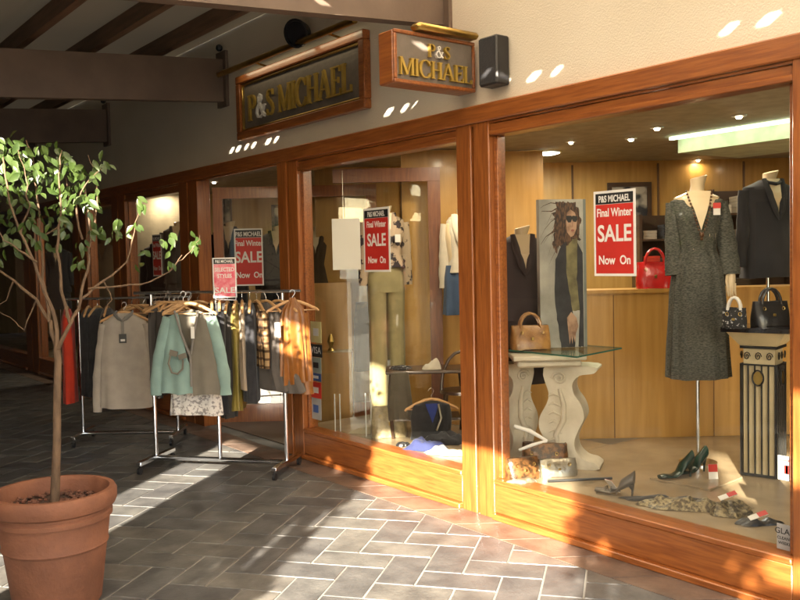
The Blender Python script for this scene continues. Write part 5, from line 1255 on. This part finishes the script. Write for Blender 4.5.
# vest on hanger propped
vp = gz_(432, 441); vpz = Vector((vp.x, vp.y, hgt(434, 392, vp)))
t = empty('black_waistcoat', vpz, RZ+rad(5)); tag(t, 'black waistcoat with silver braid propped on a wooden hanger', 'waistcoat')
obj('body', MB().loft(body_rings([(-.07, .05, .03), (-.10, .15, .05), (-.2, .17, .06), (-.32, .16, .06), (PZ-vpz.z+.02, .17, .07)], 3, 5, .008)), BLACKC, t, world=False)
obj('braid', MB().tube([(.05, -.055, -.09), (.07, -.068, -.2), (.03, -.07, -.30)], .009, 6), SILV, t, world=False)
obj('neck_lining', vpatch(-.085, -.24, .055, -.05, -.066), fabric('blue', (.02, .04, .22)), t, world=False)
h = hanger(vpz+Vector((0, 0, .02)), RZ+rad(5), 'pale wooden hanger carrying the black waistcoat'); h.rotation_euler.x = rad(-4)
drape('black_cardigan', gz_(444, 443), .19, .10, .12, BLACKC, 'heaped black cardigan between the waistcoat and the redwood post', 31, RZ)
drape('blue_top', gz_(425, 449), .18, .08, .09, fabric('navy_blue', (.03, .04, .14)), 'dark blue top heaped before the black waistcoat', 21, RZ)
drape('white_scarf', gz_(447, 454), .21, .07, .07, CRM, 'white scarf lying along the left window ledge', 22, RZ-rad(20))
drape('beige_shawl', gz_(378, 432), .26, .08, .07, fabric('beige', (.35, .3, .2)), 'flat beige shawl beside the quilted bag', 23, RZ)
drape('black_gloves', gz_(403, 446), .05, .04, .05, BLKL, 'pair of black gloves before the quilted bag', 24, RZ, cat='gloves')
ACR = glass_mat('acrylic', (.92, .95, .95), 1.0, 1.7)
for k, (px, y0, y1, lb) in enumerate(((338, 394, 432, 'left pair of clear acrylic display rods on the ledge'), (369, 393, 437, 'taller pair of clear acrylic display rods by the quilted bag'))):
    g = gz_(px, y1); t = empty('acrylic_stand', g); tag(t, lb, 'display stand', 'acrylic display stands'); z1 = hgt(px, y0, g)
    for q in (-1, 1): obj('rod', MB().tube([g+RH*(.022*q)+Vector((0, 0, .006)), Vector((g.x, g.y, z1))+RH*(.022*q)], .0055, 10), mat('acrylic_white', (.7, .72, .7), .08), t)
    obj('foot', MB().box((-.06, -.05, 0.001), (.06, .05, .005), M=Matrix.Translation(g)), ACR, t, smooth=False)

# ------------------------------------------------------------------ deeper in the shop
def mirror_frame(px0, px1, py0, py1, dep, label, inner, name='framed_picture', cat='picture'):
    o = DP(px0, py1, dep); w_ = (px1-px0)/870*dep; h_ = (py1-py0)/870*dep; t = empty(name, o); tag(t, label, cat, 'framed pictures in the shop')
    m = MB(); b1 = w_*.1
    for a_, b_, c_, d_ in ((0, 0, w_, b1), (0, h_-b1, w_, h_), (0, b1+.0005, b1, h_-b1-.0005), (w_-b1, b1+.0005, w_, h_-b1-.0005)): m.prism([(a_, b_), (c_, b_), (c_, d_), (a_, d_)], o, RH, (0, 0, 1), FH*.03)
    obj('frame', m, DW, t, smooth=False)
    obj('picture', MB().prism([(b1+.001, b1+.001), (w_-b1-.001, b1+.001), (w_-b1-.001, h_-b1-.001), (b1+.001, h_-b1-.001)], o+FH*.012, RH, (0, 0, 1), FH*.01), inner, t, smooth=False)
PIC = mat('picture_print', (.45, .40, .33), .4, col2=(.03, .03, .035), scale=6, contrast=(.42, .55), detail=2)
mirror_frame(608, 652, 183, 231, 9.45, 'framed fashion picture on the rear wall behind the SALE poster', PIC)
mirror_frame(272, 300, 205, 236, 7.9+2.0, 'small framed picture behind the entrance poster', PIC)
mirror_frame(214, 232, 196, 226, 10.1, 'dark framed picture seen through the entrance glass', PIC)
def shelfunit(px0, px1, py0, py1, dep, label, n=4):
    o = DP(px0, py1, dep); w_ = (px1-px0)/870*dep; h_ = (py1-py0)/870*dep; o = Vector((o.x, o.y, max(.013, o.z))); t = empty('wall_shelving', o); tag(t, label, 'shelving', 'shelving in the shop')
    m = MB()
    for q in (0, w_-.03): m.prism([(q, 0), (q+.03, 0), (q+.03, h_), (q, h_)], o, RH, (0, 0, 1), FH*.3)
    m.prism([(.031, 0), (w_-.031, 0), (w_-.031, h_), (.031, h_)], o+FH*.28, RH, (0, 0, 1), FH*.02)
    obj('carcass', m, DW, t, smooth=False)
    for k in range(n):
        z = h_*(k+.0)/n+.02; s_ = obj('shelf', MB().prism([(.031, z), (w_-.031, z), (w_-.031, z+.02), (.031, z+.02)], o, RH, (0, 0, 1), FH*.27), DW, t, smooth=False)
    rr = random.Random(int(px0)); cols = [BLACKC, GREYD, CRM, BRC, NAVY, TAN, REDD]
    for k in range(n):
        z = h_*k/n+.042; x = .05
        while x < w_-.2:
            ww = rr.uniform(.14, .22); hh_ = rr.uniform(.06, h_/n-.08); q = o+RH*x+FH*.03+Vector((0, 0, z))
            f = empty('folded_clothes', q); tag(f, 'folded clothes piled on the '+label, 'folded clothes', 'folded clothes on the '+label)
            nl = max(2, int(hh_/.03)); 
            mm = MB()
            for l_ in range(nl): mm.prism([(.004*rr.random(), l_*.03), (ww-.004*rr.random(), l_*.03), (ww, l_*.03+.014), (ww-.003, l_*.03+.028), (.003, l_*.03+.028), (0, l_*.03+.014)], q, RH, (0, 0, 1), FH*.22)
            obj('stack', mm, rr.choice(cols), f, smooth=True); x += ww+rr.uniform(.02, .08)
shelfunit(500, 540, 195, 340, 9.0, 'dark shelves behind the suit mannequin', 4)
shelfunit(640, 705, 215, 300, 9.1, 'dark shelves beyond the red handbag', 3)
shelfunit(712, 800, 190, 300, 9.15, 'dark shelves behind the navy jacket', 4)
# jackets on display inside the entrance and past it
def inner_mann(px, py, dep, m, label, hw=.2, rz=RZ):
    b_ = dpos(px, dep, .013); z = hgt(px, py, b_)-.013
    return mannequin('display_mannequin', b_, rz, z, jacket_parts(z, m, hw, .75, seed=px % 7)+[('skirt', MB().loft(body_rings([(z-.7, .17, .1), (z-1.1, .19, .12)], 2, 7, .006)), m)], label)
inner_mann(232, 222, 9.9, NAVY, 'dark jacket mannequin left of the entrance SALE poster')
inner_mann(279, 226, 9.7, BLACKC, 'black coat mannequin right of the entrance SALE poster')
inner_mann(180, 222, 11.6, GREYD, 'grey jacket mannequin in the window past the entrance')
inner_mann(160, 240, 11.9, CHARC, 'charcoal jacket mannequin beside the small far SALE poster')
inner_mann(318, 226, 9.6, BRC, 'brown coat mannequin deep behind the left window')
inner_mann(106, 240, 13.4, CRM, 'cream dress mannequin in the second window past the entrance')
inner_mann(60, 245, 15.0, NAVY, 'navy coat mannequin in the farthest lit window')
